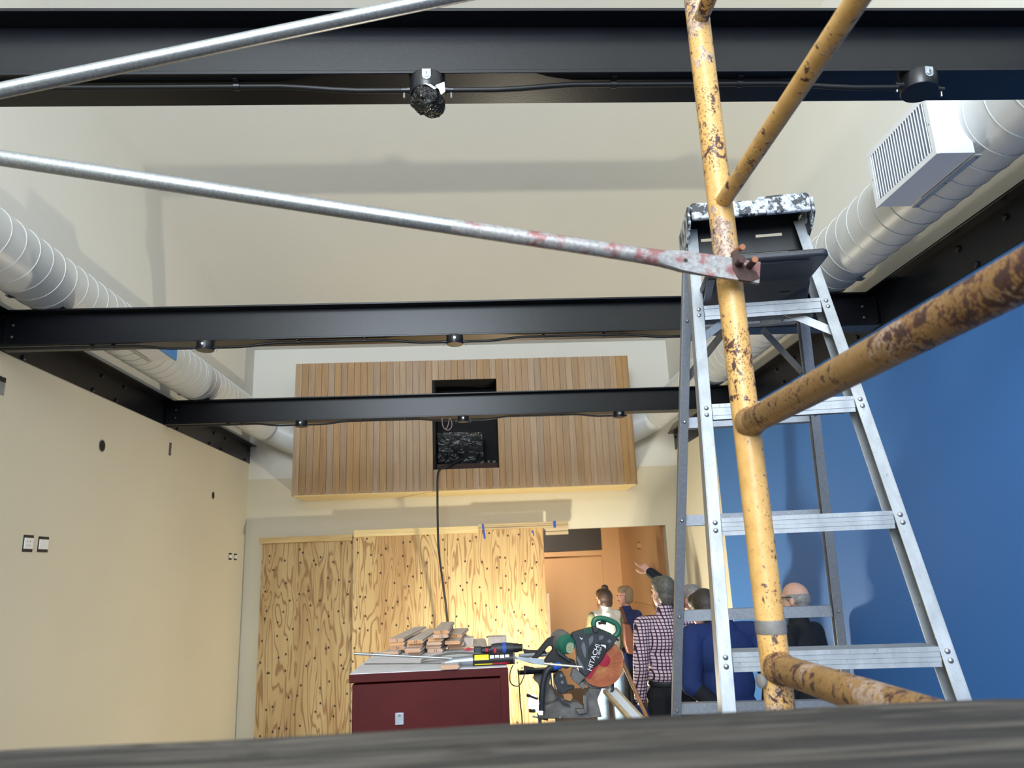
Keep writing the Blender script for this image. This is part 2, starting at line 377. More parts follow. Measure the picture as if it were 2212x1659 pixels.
struct('wall_back_upper', MB().bb((XL - .2, YB, 3.14), (XR + .2, YB + .15, 5.0)), 'ceiling_paint')
rw = MB().bb((XL, YF - .2, 0), (XR, YF, 2.3)).bb((XL, YF - .2, 7.1), (XR, YF, 7.9)).bb((XL, YF - .2, 2.3), (-2.65, YF, 7.1)).bb((.65, YF - .2, 2.3), (XR, YF, 7.1))
struct('wall_rear', rw, 'beige_paint')
# orange room beyond the opening
YO = 12.5
struct('wall_far_room_back', MB().bb((-3.2, YO + .06, 0), (2.07, YO + .2, 2.08)).bb((2.07, YO, 0), (2.38, YO + .2, 3.0)).bb((-3.2, YO, 2.08), (2.07, YO + .2, 2.165)), 'orange_paint')
struct('wall_far_room_right', MB().bb((2.38, YB + .15, 0), (2.6, YO + .2, 3.0)), 'orange_paint')
struct('wall_far_room_left', MB().bb((-3.4, YB + .15, 0), (-3.2, YO + .2, 3.0)), 'orange_paint')
struct('trim_1', MB().bb((-3.2, YO - .02, 2.165), (2.07, YO + .2, 3.0)), 'charcoal_paint')
struct('ceiling_far_room', MB().bb((-3.4, YB + .15, 2.95), (2.6, YO + .2, 3.05)), 'ceiling_paint')
struct('trim_2', MB().bb((2.365, 10.2, 1.32), (2.38, 12.2, 1.345)), 'orange_paint')
# ------------------------------------------------------------------ steel frame
def ibeam(yc, label):
    t = thing('steel_beam', (0, yc, ZB), label, 'beam', 'black steel beams crossing the room')
    x0, x1, hw = XL + .02, XR - .02, .0725
    MB().bb((x0, yc - hw, ZT - .012), (x1, yc + hw, ZT)).build('top_flange', 'black_steel', t, bevel=.002)
    MB().bb((x0, yc - hw, ZB), (x1, yc + hw, ZB + .012)).build('bottom_flange', 'black_steel', t, bevel=.002)
    MB().bb((x0, yc - .004, ZB + .012), (x1, yc + .004, ZT - .012)).build('web', 'black_steel', t)
    for sx in (x0 + .006, x1 - .006):
        MB().bb((sx - .006, yc - .055, ZB + .03), (sx + .006, yc + .055, ZT - .03)).build('end_plate', 'black_steel', t)
    for sx in (x0 + .30, x1 - .30):
        MB().prism([(-.09, 0), (.09, 0), (.06, .032), (-.09, .032)], (sx, yc - .04, ZT), (1, 0, 0), (0, 0, 1), (0, 1, 0), .08).build('duct_support', 'black_steel', t)
    for sx, d in ((x0 + .06, 1), (x1 - .06, -1)):
        for z in (ZB + .075, ZB + .15):
            MB().lathe([(.016, 0), (.016, .008), (.011, .011), (.004, .014)], (sx, yc - .004, z), (0, -1, 0), 8).build('bolt', 'box_black', t)
    return t
BY = (1.896, 4.33, 6.775)
ibeam(BY[0], 'nearest black steel beam across the top, with wrapped junction box below')
ibeam(BY[1], 'middle black steel beam behind the stepladder top')
ibeam(BY[2], 'farthest black steel beam in front of the slatted wood panel')
def ledger(x, s, label):
    t = thing('ledger_beam', (x, 2.2, ZB), label, 'beam')
    MB().bb((x - s * .012, YF + .2, ZB), (x + s * .010, YB - .01, ZT - .01)).build('web', 'black_steel', t)
    MB().bb((x - s * .012, YF + .2, ZT - .012), (x + s * .085, YB - .01, ZT)).build('top_flange', 'black_steel', t, bevel=.002)
    for i in range(14):
        y = .9 + i * .61 + (.25 if i % 2 else 0)
        if min(abs(y - b) for b in BY) < .15 or y > 9.1: continue
        for z in (ZB + .02, ZB + .155):
            MB().lathe([(.018, 0), (.018, .01), (.012, .014), (.003, .016)], (x + s * .010, y + (z - ZB) * .8, z), (s, 0, 0), 8).build('bolt', 'box_black', t)
ledger(XL, 1, 'black steel channel running along top of left beige wall')
ledger(XR, -1, 'black steel channel running along top of blue wall')
# junction boxes and conduit
JX = (-1.615, -.112, 1.368)
def jbox(x, y, label, wrap, big, tilt=0):
    zt = ZB - .001; t = thing('junction_box', (x, y, zt - .06), label, 'junction box', 'round junction boxes under the beams')
    M = Matrix.Translation((x, y, zt)) @ Matrix.Rotation(tilt, 4, 'Y') @ Matrix.Translation((-x, -y, -zt))
    MB().lathe([(.050, 0), (.052, -.006), (.052, -.05), (.050, -.054), (.044, -.054)], (x, y, zt), (0, 0, 1), 28).xf(M).build('body', 'box_black', t)
    MB().lathe([(.044, -.050), (.044, -.0525)], (x, y, zt), (0, 0, 1), 24).xf(M).build('socket', 'slot_black', t)
    if big:
        tb = MB().prism([(-.012, .018), (-.012, -.006), (-.008, -.013), (0, -.016), (.008, -.013), (.012, -.006), (.012, .018)], (x, y - .050, zt - .022), (1, 0, 0), (0, 0, 1), (0, -1, 0), .004).xf(M).build('screw_tab', 'zinc', t)
        MB().lathe([(.009, 0), (.009, .002), (.006, .003)], (x, y - .054, zt - .022), (0, -1, 0), 14).xf(M).build('screw', 'zinc', tb)
        MB().box((x, y - .0575, zt - .022), (.002, .001, .011)).xf(M).build('slot', 'slot_black', tb)
    else:
        MB().lathe([(.008, 0), (.008, .003)], (x, y - .052, zt - .025), (0, -1, 0), 12).build('screw', 'zinc', t)
    for s in (-1, 1):
        MB().tube([(x + s * .050, y, zt - .036), (x + s * .058, y, zt - .036), (x + s * .058, y, zt - .036), (x + s * .075, y, zt - .036)], [.011, .011, .009, .009], 12).xf(M).build('connector', 'box_black', t)
        MB().lathe([(.003, 0), (.003, -.012), (.004, -.013), (.003, -.017)], (x + s * .068, y, zt - .043), (0, 0, 1), 8).xf(M).build('set_screw', 'steel_bolt', t)
    if wrap:
        m = MB().ball((x - .001, y - .002, zt - .068), (.050, .048, .044), 26, 16)
        out = []
        for p in m.v:
            q = p - V((x, y, zt - .066)); n = noise.noise(q * 55) * .010 + noise.noise(q * 130) * .005
            q = q * (1 + n / .05 * .8); q.z -= max(0, q.x + .01) * .35; out.append(V((x, y, zt - .066)) + q)
        m.v = out; m.build('plastic_wrap', 'crinkle_black', t, angle=12)
        MB().prism([(0, 0), (.028, .012), (.03, -.02), (.018, -.03), (.012, -.012)], (x + .022, y - .043, zt - .052), (1, 0, 0), (0, 0, 1), (.3, -1, 0), .001).build('white_scrap', 'white_print', t)
        MB().prism([(0, 0), (.02, -.004), (.036, -.016), (.030, -.02), (.014, -.008)], (x - .008, y - .051, zt - .050), (1, 0, 0), (0, 0, 1), (0, -1, 0), .001).build('white_scrap', 'white_print', t)
    return t
def conduit(x0, x1, y, label, e0=True, e1=True):
    z0 = ZB - .037; z1 = ZB - .012; pts = []
    if e0: pts += [(x0 + .07, y, z0), (x0 + .20, y, z0), (x0 + .27, y + .003, z0 + .006), (x0 + .36, y + .010, z1 - .006), (x0 + .43, y + .012, z1)]
    else: pts += [(x0, y + .012, z1)]
    pts += [((x0 + x1) / 2, y + .012, z1)]
    if e1: pts += [(x1 - .43, y + .012, z1), (x1 - .36, y + .010, z1 - .006), (x1 - .27, y + .003, z0 + .006), (x1 - .20, y, z0), (x1 - .07, y, z0)]
    else: pts += [(x1, y + .012, z1)]
    t = thing('conduit', ((x0 + x1) / 2, y, z0), label, 'conduit')
    MB().tube(pts, .0085, 10).build('pipe', 'black_conduit', t)
    for xs in ((x0 + .55), (x1 - .55)):
        MB().lathe([(.0115, -.008), (.0115, .008)], (xs, y + .012, z1), (1, 0, 0), 12).build('strap', 'box_black', t)
        MB().box((xs, y + .012, ZB - .002), (.014, .05, .004)).build('strap_foot', 'box_black', t)
DYB = -.045
names = (('nearest', 'wrapped in crinkled black plastic'), ('middle', ''), ('farthest', ''))
pos = ('left', 'centre', 'right')
for bi, by in enumerate(BY):
    yy = by + DYB if bi == 0 else by - .05
    for xi, jx in enumerate(JX):
        if bi == 0 and xi == 0: continue
        if bi == 0: lab = 'black junction box wrapped in crumpled plastic under the nearest beam' if xi == 1 else 'tilted open black junction box under the nearest beam above the white vent'
        elif bi == 1: lab = ('small junction box under middle beam by the blue duct register', 'small junction box under middle beam above the wood panel', 'small junction box under middle beam behind the stepladder')[xi]
        else: lab = ('small junction box under farthest beam at left end of wood panel', 'small junction box under farthest beam across the panel opening', 'small junction box under farthest beam at right end of wood panel')[xi]
        jbox(jx, yy, lab, bi == 0 and xi == 1, bi == 0, .12 if (bi == 0 and xi == 2) else 0)
    w = ('nearest', 'middle', 'farthest')[bi]
    conduit(XL + .03 if bi else -2.6, JX[0] if bi else JX[1], yy, 'thin black conduit under %s beam, left wall side' % w, False, True)
    if bi: conduit(JX[0], JX[1], yy, 'thin black conduit under %s beam between left and centre boxes' % w)
    conduit(JX[1], JX[2], yy, 'thin black conduit under %s beam between centre and right boxes' % w)
# ------------------------------------------------------------------ ducts
def duct(xc, zc, R, s, label, regY, regcol):
    """spiral duct along Y, elbow toward the panel (direction s) at y=9.0"""
    t = thing('spiral_duct', (xc, 4, zc - R), label, 'duct'); YE = 9.0
    MB().tube([(xc, YF + .5, zc), (xc, YE - R - .02, zc)], R, 48).build('pipe', 'duct_white', t)
    # mitred elbow: two cut segments
    n = 40; vs = []; c1_ = V((xc, YE, zc)); d1 = V((0, 1, 0)); d2 = V((s * .90, .10, -.42)).normalized(); nm = (d1 + d2).normalized(); xs = s * -2.19 if s > 0 else 1.945
    circ = [V((math.cos(2 * math.pi * j / n), 0, math.sin(2 * math.pi * j / n))) * (R * .997) for j in range(n)]
    r0_ = [V((xc, YE - R - .02, zc)) + o for o in circ]; r1_ = [c1_ + o - d1 * (o.dot(nm) / d1.dot(nm)) for o in circ]; r2_ = [p + d2 * ((xs - p.x) / d2.x) for p in r1_]
    MB().add(r0_ + r1_ + r2_, [(i * n + j, i * n + (j + 1) % n, (i + 1) * n + (j + 1) % n, (i + 1) * n + j) for i in range(2) for j in range(n)]).build('elbow', 'duct_white', t, angle=25)
    pts = []; pitch = .128; turns = int((YE - R - YF - .6) / pitch); st = 40
    for i in range(turns * st):
        th = 2 * math.pi * i / st; pts.append((xc + (R + .001) * math.cos(th), YF + .55 + pitch * i / st, zc + (R + .001) * math.sin(th)))
    MB().tube(pts, .0028, 5).build('spiral_seam', 'duct_white', t)
    for y in (6.5,):
        MB().lathe([(R + .002, -.03), (R + .004, -.028), (R + .004, .028), (R + .002, .03)], (xc, y, zc), (0, 1, 0), 48).build('coupling_band', 'duct_white', t)
    for y in (BY[1] - .28, BY[2] - .28):
        xb = xc - s * .06
        MB().bb((xb - .004, y - .02, ZT), (xb + .004, y + .02, zc)).bb((xb - .02, y - .02, ZT), (xb + .02, y + .02, ZT + .006)).build('support_bracket', 'zinc', t)
    return t
LX, LZ, LR = -2.586, 3.745, .184
RX, RZ, RR = 2.314, 3.76, .186
dl = duct(LX, LZ, LR, 1, 'white spiral duct with blue-faced vent along the left wall', 0, None)
dr = duct(RX, RZ, RR, -1, 'white spiral duct with louvered white vent box above the blue wall', 0, None)
def register(t0, xf, xb, y0, y1, z0, z1, s, facemat, boxmat, label):
    t = MB().bb((xf + s * .012, y0 + .006, z0 + .006), (xb, y1 - .006, z1 - .006)).build('register_box', boxmat, t0, bevel=.002); t['label'] = label
    fw = .028
    fr = MB().bb((xf, y0, z0), (xf + s * .014, y1, z0 + fw)).bb((xf, y0, z1 - fw), (xf + s * .014, y1, z1)).bb((xf, y0, z0 + fw), (xf + s * .014, y0 + fw, z1 - fw)).bb((xf, y1 - fw, z0 + fw), (xf + s * .014, y1, z1 - fw))
    fr.build('face_frame', facemat, t, bevel=.0015)
    MB().bb((xf + s * .0105, y0 + fw, z0 + fw), (xf + s * .0125, y1 - fw, z1 - fw)).build('recess', 'zinc', t)
    n = int((y1 - y0 - 2 * fw) / .0205); st = (y1 - y0 - 2 * fw) / n
    for i in range(n):
        yy = y0 + fw + (i + .5) * st
        MB().bar((xf + s * .006, yy, z0 + fw), (xf + s * .006, yy, z1 - fw), .0185, .004, V((.75, .66, 0))).build('louver', facemat, t)
    MB().bb((xb, y0 + .01, z0 - .004), (xb + s * .03, y1 - .01, z0 + .003)).build('flange', 'bare_metal', t)
    for k in (.06, .5, .94):
        MB().lathe([(.005, 0), (.005, .002), (.002, .004)], (xb + s * .018, y0 + (y1 - y0) * k, z0 - .004), (0, 0, -1), 8).build('screw', 'steel_bolt', t)
    for yy in (y0 + .014, y1 - .014):
        MB().lathe([(.004, 0), (.003, .002)], (xf, yy, (z0 + z1) / 2), (-s, 0, 0), 8).build('screw', 'steel_bolt', t)
register(dr, 1.995, 2.17, 2.68, 3.17, 3.585, 3.885, 1, 'register_white', 'register_white', 'white louvered vent box')
register(dl, LX + .316, LX + .13, 5.0, 5.46, 3.578, 3.80, -1, 'register_blue', 'register_white', 'vent box with a blue face')
# ------------------------------------------------------------------ slatted wood panel with opening
PX0, PX1, PZ0, PZ1, PY = -2.178, 1.932, 2.85, 4.465, 8.70
HX0, HX1, HZ0, HZ1 = -.488, .276, 3.107, 4.214
t = thing('wood_panel', ((PX0 + PX1) / 2, 9.0, PZ0), 'slatted light wood panel box on the back wall with square opening', 'wall panel')
yb0 = PY + .018
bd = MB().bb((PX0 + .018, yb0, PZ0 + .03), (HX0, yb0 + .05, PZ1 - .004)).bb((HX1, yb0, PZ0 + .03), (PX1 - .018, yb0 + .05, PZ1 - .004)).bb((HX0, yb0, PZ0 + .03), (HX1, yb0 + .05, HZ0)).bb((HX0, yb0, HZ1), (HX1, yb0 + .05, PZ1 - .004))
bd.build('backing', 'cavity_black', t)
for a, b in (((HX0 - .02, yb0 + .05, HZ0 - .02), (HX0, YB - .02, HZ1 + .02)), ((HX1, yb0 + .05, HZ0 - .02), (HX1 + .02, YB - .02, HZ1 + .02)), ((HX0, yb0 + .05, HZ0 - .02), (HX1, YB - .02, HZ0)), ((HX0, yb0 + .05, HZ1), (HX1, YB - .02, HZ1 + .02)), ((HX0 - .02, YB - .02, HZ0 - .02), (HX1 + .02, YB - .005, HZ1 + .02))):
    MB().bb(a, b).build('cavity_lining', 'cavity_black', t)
for xs in (PX0, PX1 - .018):
    MB().bb((xs, PY, PZ0), (xs + .018, YB - .001, PZ1)).build('side_panel', 'slat_wood', t)
MB().bb((PX0 + .018, PY + .002, PZ0 - .004), (PX1 - .018, YB - .001, PZ0 + .03)).build('bottom_panel', 'trim_face', t)
MB().bb((PX0 + .018, PY + .03, PZ1 - .012), (PX1 - .018, YB - .001, PZ1 - .003)).build('top_panel', 'slat_wood', t)
ns = 52; sw = (PX1 - PX0) / ns
def slat(xa, xb, za, zb):
    m = MB(); c = .003
    m.prism([(xa + .0006, PY + .018), (xa + .0006, PY + c), (xa + c, PY), (xb - .0006 - .0012, PY), (xb - .0018, PY + .018)], (0, 0, za), (1, 0, 0), (0, 1, 0), (0, 0, 1), zb - za)
    return m.build('slat', 'slat_wood', t, smooth=False)
for i in range(ns):
    xa = PX0 + i * sw; xb = xa + sw; cx = (xa + xb) / 2
    if HX0 < cx < HX1: slat(xa, xb, PZ0 + .006, HZ0); slat(xa, xb, HZ1, PZ1)
    else: slat(xa, xb, PZ0 + .006, PZ1)
MB().bb((HX0, PY + .004, HZ0 - .004), (HX1, PY + .07, HZ0 + .002)).build('sill', 'charcoal_paint', t)
# wrapped unit inside the opening
m = MB(); w0, w1, wy0, wy1, wz0, wz1 = HX0 + .02, HX0 + .58, 8.84, 9.2, 3.185, 3.575
NXX, NYY = 14, 10
g = MB().bb((w0, wy0, wz0), (w1, wy1, wz1)); bm = bmesh.new(); me0 = bpy.data.meshes.new('tmp'); me0.from_pydata([tuple(p) for p in g.v], [], g.f); bm.from_mesh(me0)
bmesh.ops.subdivide_edges(bm, edges=bm.edges, cuts=9, use_grid_fill=True)
for v in bm.verts:
    n1 = noise.noise(v.co * 6) * .016 + noise.noise(v.co * 14) * .008; tt = (v.co.z - wz0) / (wz1 - wz0)
    if v.co.y < 9.0: v.co.y += .14 * (1 - tt)
    v.co += V((n1, n1 * 1.2, n1 * .6))
bm.verts.ensure_lookup_table(); mm = MB(); mm.v = [v.co.copy() for v in bm.verts]; mm.f = [tuple(v.index for v in f.verts) for f in bm.faces]; bm.free()
tag(mm.build('wrapped_projector', 'black_wrap', angle=30), 'box wrapped in shiny black plastic inside the panel opening', 'wrapped box')
tag(MB().bb((HX0 + .01, 8.80, HZ0 + .002), (HX1 - .01, 9.24, HZ0 + .055)).bb((HX0 + .01, 8.80, HZ0 + .055), (HX1 - .01, 8.83, HZ0 + .075)).build('mounting_shelf', 'rust_dark'), 'dark wooden shelf at the bottom of the panel opening', 'shelf')
tag(MB().bb((.14, 8.9, HZ0 + .056), (.165, 8.93, HZ0 + .12)).bb((.20, 8.9, HZ0 + .056), (.235, 8.93, HZ0 + .115)).build('metal_bracket', 'dusty_metal'), 'small metal bracket on the shelf beside the wrapped box', 'bracket')
tag(MB().bb((HX0 + .01, 9.0, 4.06), (HX0 + .38, 9.05, 4.075)).bb((HX0 + .51, 9.0, 4.105), (HX0 + .66, 9.02, 4.112)).build('strut_channel', 'zinc'), 'thin metal strut seen in the top of the panel opening', 'bracket')
tag(MB().tube(smooth([P(a, b, Y=6.72) for a, b in ((955, 903), (956, 918), (962, 927), (968, 918), (971, 904), (976, 912), (975, 923), (968, 929), (961, 926))], 4), .0035, 6).build('wire_loop', 'leather_wire'), 'thin pinkish wire loop hanging under the farthest beam', 'wire')
# hanging cable: from the unit over the sill, down in front of the plywood
cp = [(-.16, 8.84, 3.24), (-.24, 8.79, 3.20), (-.34, 8.72, 3.15), (-.44, 8.67, 3.10), (-.463, 8.66, 3.02), (-.468, 8.66, 2.85), (-.47, 8.68, 2.5), (-.468, 8.74, 2.2), (-.44, 8.80, 1.9), (-.405, 8.86, 1.6), (-.385, 8.9, 1.35), (-.37, 8.92, .9), (-.35, 8.95, .4), (-.30, 8.9, .02)]
tag(MB().tube(smooth(cp), .0135, 8).build('hanging_cable', 'black_rubber'), 'dark cable hanging from the panel opening down past the plywood', 'cable')
# ------------------------------------------------------------------ plywood barrier and trim boards
PLY = 9.13
def ply(x0, x1, z1, y, label, mat='plywood'):
    return tag(MB().bb((x0, y, 0.0), (x1, y + .018, z1)).build('plywood_sheet', mat, smooth=False), label, 'plywood', 'plywood sheets closing the opening')
ply(-2.62, -1.46, 2.36, PLY + .02, 'darker plywood sheet nearest the left wall', 'plywood_brown')
ply(-1.52, -.385, 2.375, PLY, 'middle plywood sheet behind the board stack')
ply(-.378, .80, 2.40, PLY + .004, 'plywood sheet beside the orange doorway with blue tape')
def trimb(x0, x1, z0, z1, y0, y1, lab, mat='trim_wood', steps=1):
    m = MB(); h = (z1 - z0) / steps
    for i in range(steps): m.bb((x0, y0 + (.006 if i % 2 else 0), z0 + i * h), (x1, y1, z0 + (i + 1) * h - (.003 if steps > 1 else 0)))
    return tag(m.build('trim_board', mat, bevel=.002), lab, 'trim board', 'boards across the top of the plywood')
trimb(-2.645, -1.535, 2.335, 2.405, PLY - .03, PLY + .018, 'tan board across the top of the left plywood sheet')
trimb(-1.512, .0, 2.37, 2.452, PLY - .035, PLY - .001, 'pale board across the top of the middle plywood sheets', 'trim_face')
trimb(.0, 1.115, 2.40, 2.472, PLY - .04, PLY + .003, 'stepped tan board taped with blue at the doorway corner', 'trim_wood', 3)
trimb(.83, 1.112, 2.31, 2.398, PLY - .02, PLY + .03, 'short tan board under the stepped board at the doorway', 'trim_wood', 2)
def tape(pts, lab):
    m = MB(); m.prism(pts, (0, PLY - .043, 0), (1, 0, 0), (0, 0, 1), (0, 1, 0), .002); tag(m.build('painter_tape', 'blue_tape'), lab, 'tape')
tape([(.045, 2.47), (.07, 2.47), (.09, 2.30), (.078, 2.285), (.066, 2.30)], 'long strip of blue tape hanging on the plywood sheet')
tape([(.925, 2.475), (.962, 2.475), (.958, 2.395), (.928, 2.395)], 'blue tape patch on the stepped trim board')
q = MB(); q.prism([(.655, 2.36), (.668, 2.372), (.684, 2.362), (.69, 2.31), (.68, 2.30), (.672, 2.345), (.66, 2.342)], (0, PLY - .002, 0), (1, 0, 0), (0, 0, 1), (0, 1, 0), .004); tag(q.build('painter_tape', 'blue_tape'), 'curled bit of blue tape near the plywood top right corner', 'tape')
tag(MB().bb((.802, PLY - .0, 0), (.835, PLY + .09, 1.62)).build('edge_stud', 'post_wood'), 'narrow dark stud behind the right plywood edge', 'stud')
# ------------------------------------------------------------------ wall openings, outlets on the left wall
def round_hole(y, z, r, lab):
    t = thing('wall_hole', (XL, y, z - r), lab, 'wall opening')
    MB().lathe([(r, 0), (r, .003)], (XL, y, z), (1, 0, 0), 20).build('ring', 'zinc', t); MB().lathe([(r * .86, 0), (r * .86, .0038)], (XL, y, z), (1, 0, 0), 20).build('hole', 'slot_black', t)
round_hole(5.665, 2.972, .048, 'large round dark hole in the left wall')
round_hole(8.097, 2.827, .042, 'small round dark hole in the left wall near the back corner')
t = thing('wall_slot', (XL, 6.902, 3.08), 'narrow upright slot cut in left wall under the channel', 'wall opening')
MB().bb((XL, 6.882, 3.085), (XL + .004, 6.925, 3.205)).build('slot', 'charcoal_paint', t); MB().bb((XL, 6.89, 3.10), (XL + .006, 6.90, 3.19)).build('edge', 'zinc', t)
t = thing('electrical_box', (XL, 4.39, 3.08), 'grey metal box in left wall at the picture edge', 'electrical box')
MB().bb((XL, 4.34, 3.08), (XL + .004, 4.445, 3.19)).build('plate', 'zinc', t); MB().bb((XL, 4.34, 3.16), (XL + .006, 4.445, 3.19)).build('opening', 'slot_black', t)
def outlet(y, z, w, h, lab, det):
    t = thing('wall_outlet', (XL, y, z - h / 2), lab, 'outlet', 'outlets on the left wall')
    MB().bb((XL, y - w / 2, z - h / 2), (XL + .003, y + w / 2, z + h / 2)).build('box_rim', 'slot_black', t)
    MB().bb((XL, y - w / 2 + .008, z - h / 2 + .018), (XL + .008, y + w / 2 - .004, z + h / 2 - .018)).build('device', 'outlet_white', t, bevel=.002)
    if det:
        for dy in (-.022, .008):
            for dz in (-.012, .012): MB().bb((XL + .007, y + dy, z + dz - .004), (XL + .0088, y + dy + .004, z + dz + .004)).build('socket_slot', 'slot_black', t)
outlet(4.874, 2.213, .105, .105, 'white double outlet in left wall, nearer of the front pair', True)
outlet(5.04, 2.212, .115, .10, 'blank white plate in left wall, farther of the front pair', False)
outlet(8.765, 2.19, .10, .075, 'tiny white outlet low near the back corner, nearer one', False)
outlet(8.95, 2.187, .10, .075, 'tiny white outlet low near the back corner, farther one', False)
for i, y in enumerate((11.05, 11.22)):
    pass
q = P(1383, 1178, X=2.38); t = thing('wall_bracket', (2.38, q.y, q.z - .05), 'small dark box marks high on the orange side wall', 'electrical box')
for k in (0, .14): MB().bb((2.372, q.y + k, q.z - .05), (2.381, q.y + k + .05, q.z + .05)).build('rim', 'charcoal_paint', t); MB().bb((2.370, q.y + k - .01, q.z - .035), (2.381, q.y + k + .035, q.z + .035)).build('cover', 'orange_paint', t)
# ------------------------------------------------------------------ work light on the floor (the room's lamp)
WLX, WLY = .585, 7.72
t = thing('work_light', (WLX, WLY, 0), 'lit twin-head LED work light behind the saw', 'work light')
MB().tube([(WLX - .03, WLY, .30), (WLX - .03, WLY, .53)], .018, 12).build('pole', 'dark_plastic', t)
for k in range(3):
    a = k * 2.094 + .5; MB().tube([(WLX, WLY, .34), (WLX + .26 * math.cos(a), WLY + .26 * math.sin(a), .012)], .011, 8).build('leg', 'dark_plastic', t)
for dx, z0 in ((-.085, .60), (.028, .54)):
    MB().lathe([(.02, -.05), (.05, -.045), (.052, -.01)], (WLX + dx, WLY, z0), (0, 0, 1), 20).build('lamp_base', 'dark_plastic', t)
    MB().lathe([(.048, 0), (.050, .03), (.046, .075), (.034, .105), (.015, .12), (.001, .122)], (WLX + dx, WLY, z0 - .01), (0, 0, 1), 20).build('lamp_lens', 'lamp_lens', t)
MB().bar((WLX - .10, WLY, .515), (WLX + .05, WLY, .475), .02, .02, V((0, 0, 1))).build('cross_bar', 'dark_plastic', t)
# ------------------------------------------------------------------ aluminium stepladder
LO = V((.8254, 1.9214, 0)); ph = -.1472; CU = V((math.cos(ph), math.sin(ph), 0)); CV = V((-math.sin(ph), math.cos(ph), 0)); Z1 = 2.6347; LE = .0486
def LP(u, v, z): return LO + CU * u + CV * v + V((0, 0, z))
def fr(z): dz = Z1 - z; return .1779 + .0695 * dz, -.2485 * dz
def rr(z): dz = Z1 + LE - z; return .1796 + .0796 * dz, .2504 + .3371 * dz
LT = thing('stepladder', LO, 'aluminium stepladder with paint-splattered cap beside the yellow scaffold post', 'ladder')
def rail(fn, s, z0, z1, name, mat, fw, dp, sgn):
    u0, v0 = fn(z0); u1, v1 = fn(z1); m = MB()
    for off_u, off_v, w, d in ((0, -sgn * 0, fw, .0035), (0, sgn * dp, fw, .0035), (s * fw / 2, sgn * dp / 2, .0035, dp)):
        m.bar(LP(s * u0 + off_u, v0 + off_v, z0), LP(s * u1 + off_u, v1 + off_v, z1), w, d, CU)
    return m.build(name, mat, LT, bevel=.0008)
for s in (-1, 1):
    rail(fr, s, .03, 2.93, 'front_rail', 'aluminium', .029, .060, 1)
    rail(rr, s, .03, 2.90, 'rear_rail', 'aluminium_rear', .027, .034, -1)
    for fn in (fr, rr):
        u0, v0 = fn(.03); MB().box(LP(s * u0, v0 + (.03 if fn is fr else -.017), .02), (.05, .085, .04)).build('foot', 'black_rubber', LT, bevel=.005)
for k in range(9):
    z = Z1 - .3048 * k; u, v = fr(z); hw = u - .016
    if z < .2: break
    st = MB()
    for i in range(4):
        st.bar(LP(-hw, v + .002 + (0 if i % 2 else .0015), z - .0165 + i * .0105), LP(hw, v + .002 + (0 if i % 2 else .0015), z - .0165 + i * .0105), .0095 if i % 2 else .0105, .003, V((0, 0, 1)))
    st.bar(LP(-hw, v + .041, z + .019), LP(hw, v + .041, z + .019), .003, .080, V((0, 0, 1)))
    st.bar(LP(-hw, v + .080, z + .004), LP(hw, v + .080, z + .004), .03, .003, V((0, 0, 1)))
    sp_ = st.build('step', 'aluminium', LT)
    for s in (-1, 1):
        for dz in (-.009, .010):
            uu, vv = fr(z + dz); MB().lathe([(.0065, 0), (.006, .002), (.003, .004)], LP(s * uu, vv - .0018, z + dz), -CV, 10).build('rivet', 'steel_bolt', LT)
    zr = Z1 + LE - .3048 * k; u, v = rr(zr); hw = u - .013
    if zr > .25:
        rb = MB().bar(LP(-hw, v - .012, zr), LP(hw, v - .012, zr), .034, .003, V((0, 0, 1))).bar(LP(-hw, v + .004, zr - .016), LP(hw, v + .004, zr - .016), .003, .03, V((0, 0, 1))).bar(LP(-hw, v + .004, zr + .016), LP(hw, v + .004, zr + .016), .003, .03, V((0, 0, 1)))
        rb.build('rear_brace', 'aluminium_rear' if k else 'aluminium', LT)
        for s in (-1, 1):
            MB().lathe([(.006, 0), (.0055, .002), (.003, .004)], LP(s * u, v - .0358, zr), -CV, 10).build('rivet', 'steel_bolt', LT)
# corner braces under the first step, rear diagonal braces, spreaders
for s in (-1, 1):
    u, v = fr(Z1 - .125); MB().bar(LP(s * .075, fr(Z1)[1] + .045, Z1 + .0), LP(s * (u + .002), v + .03, Z1 - .085), .022, .003, V((0, 0, 1))).build('corner_brace', 'aluminium', LT)
    u, v = rr(2.5); MB().bar(LP(s * .06, rr(Z1 + LE)[1] + .01, Z1 + LE - .03), LP(s * (u - .012), v + .01, 2.52), .024, .003, V((0, 0, 1))).build('rear_corner_brace', 'dusty_metal', LT)
MB().bar(LP(.05, rr(Z1 + LE)[1] - .016, Z1 + .035), LP(.115, rr(Z1 + LE)[1] - .016, Z1 + .04), .026, .004, V((0, 0, 1))).bar(LP(.112, rr(Z1 + LE)[1] - .018, Z1 + .04), LP(.145, rr(Z1 + LE)[1] - .05, Z1 + .075), .022, .004, V((0, 0, 1))).build('hinge_plate', 'saw_metal', LT)
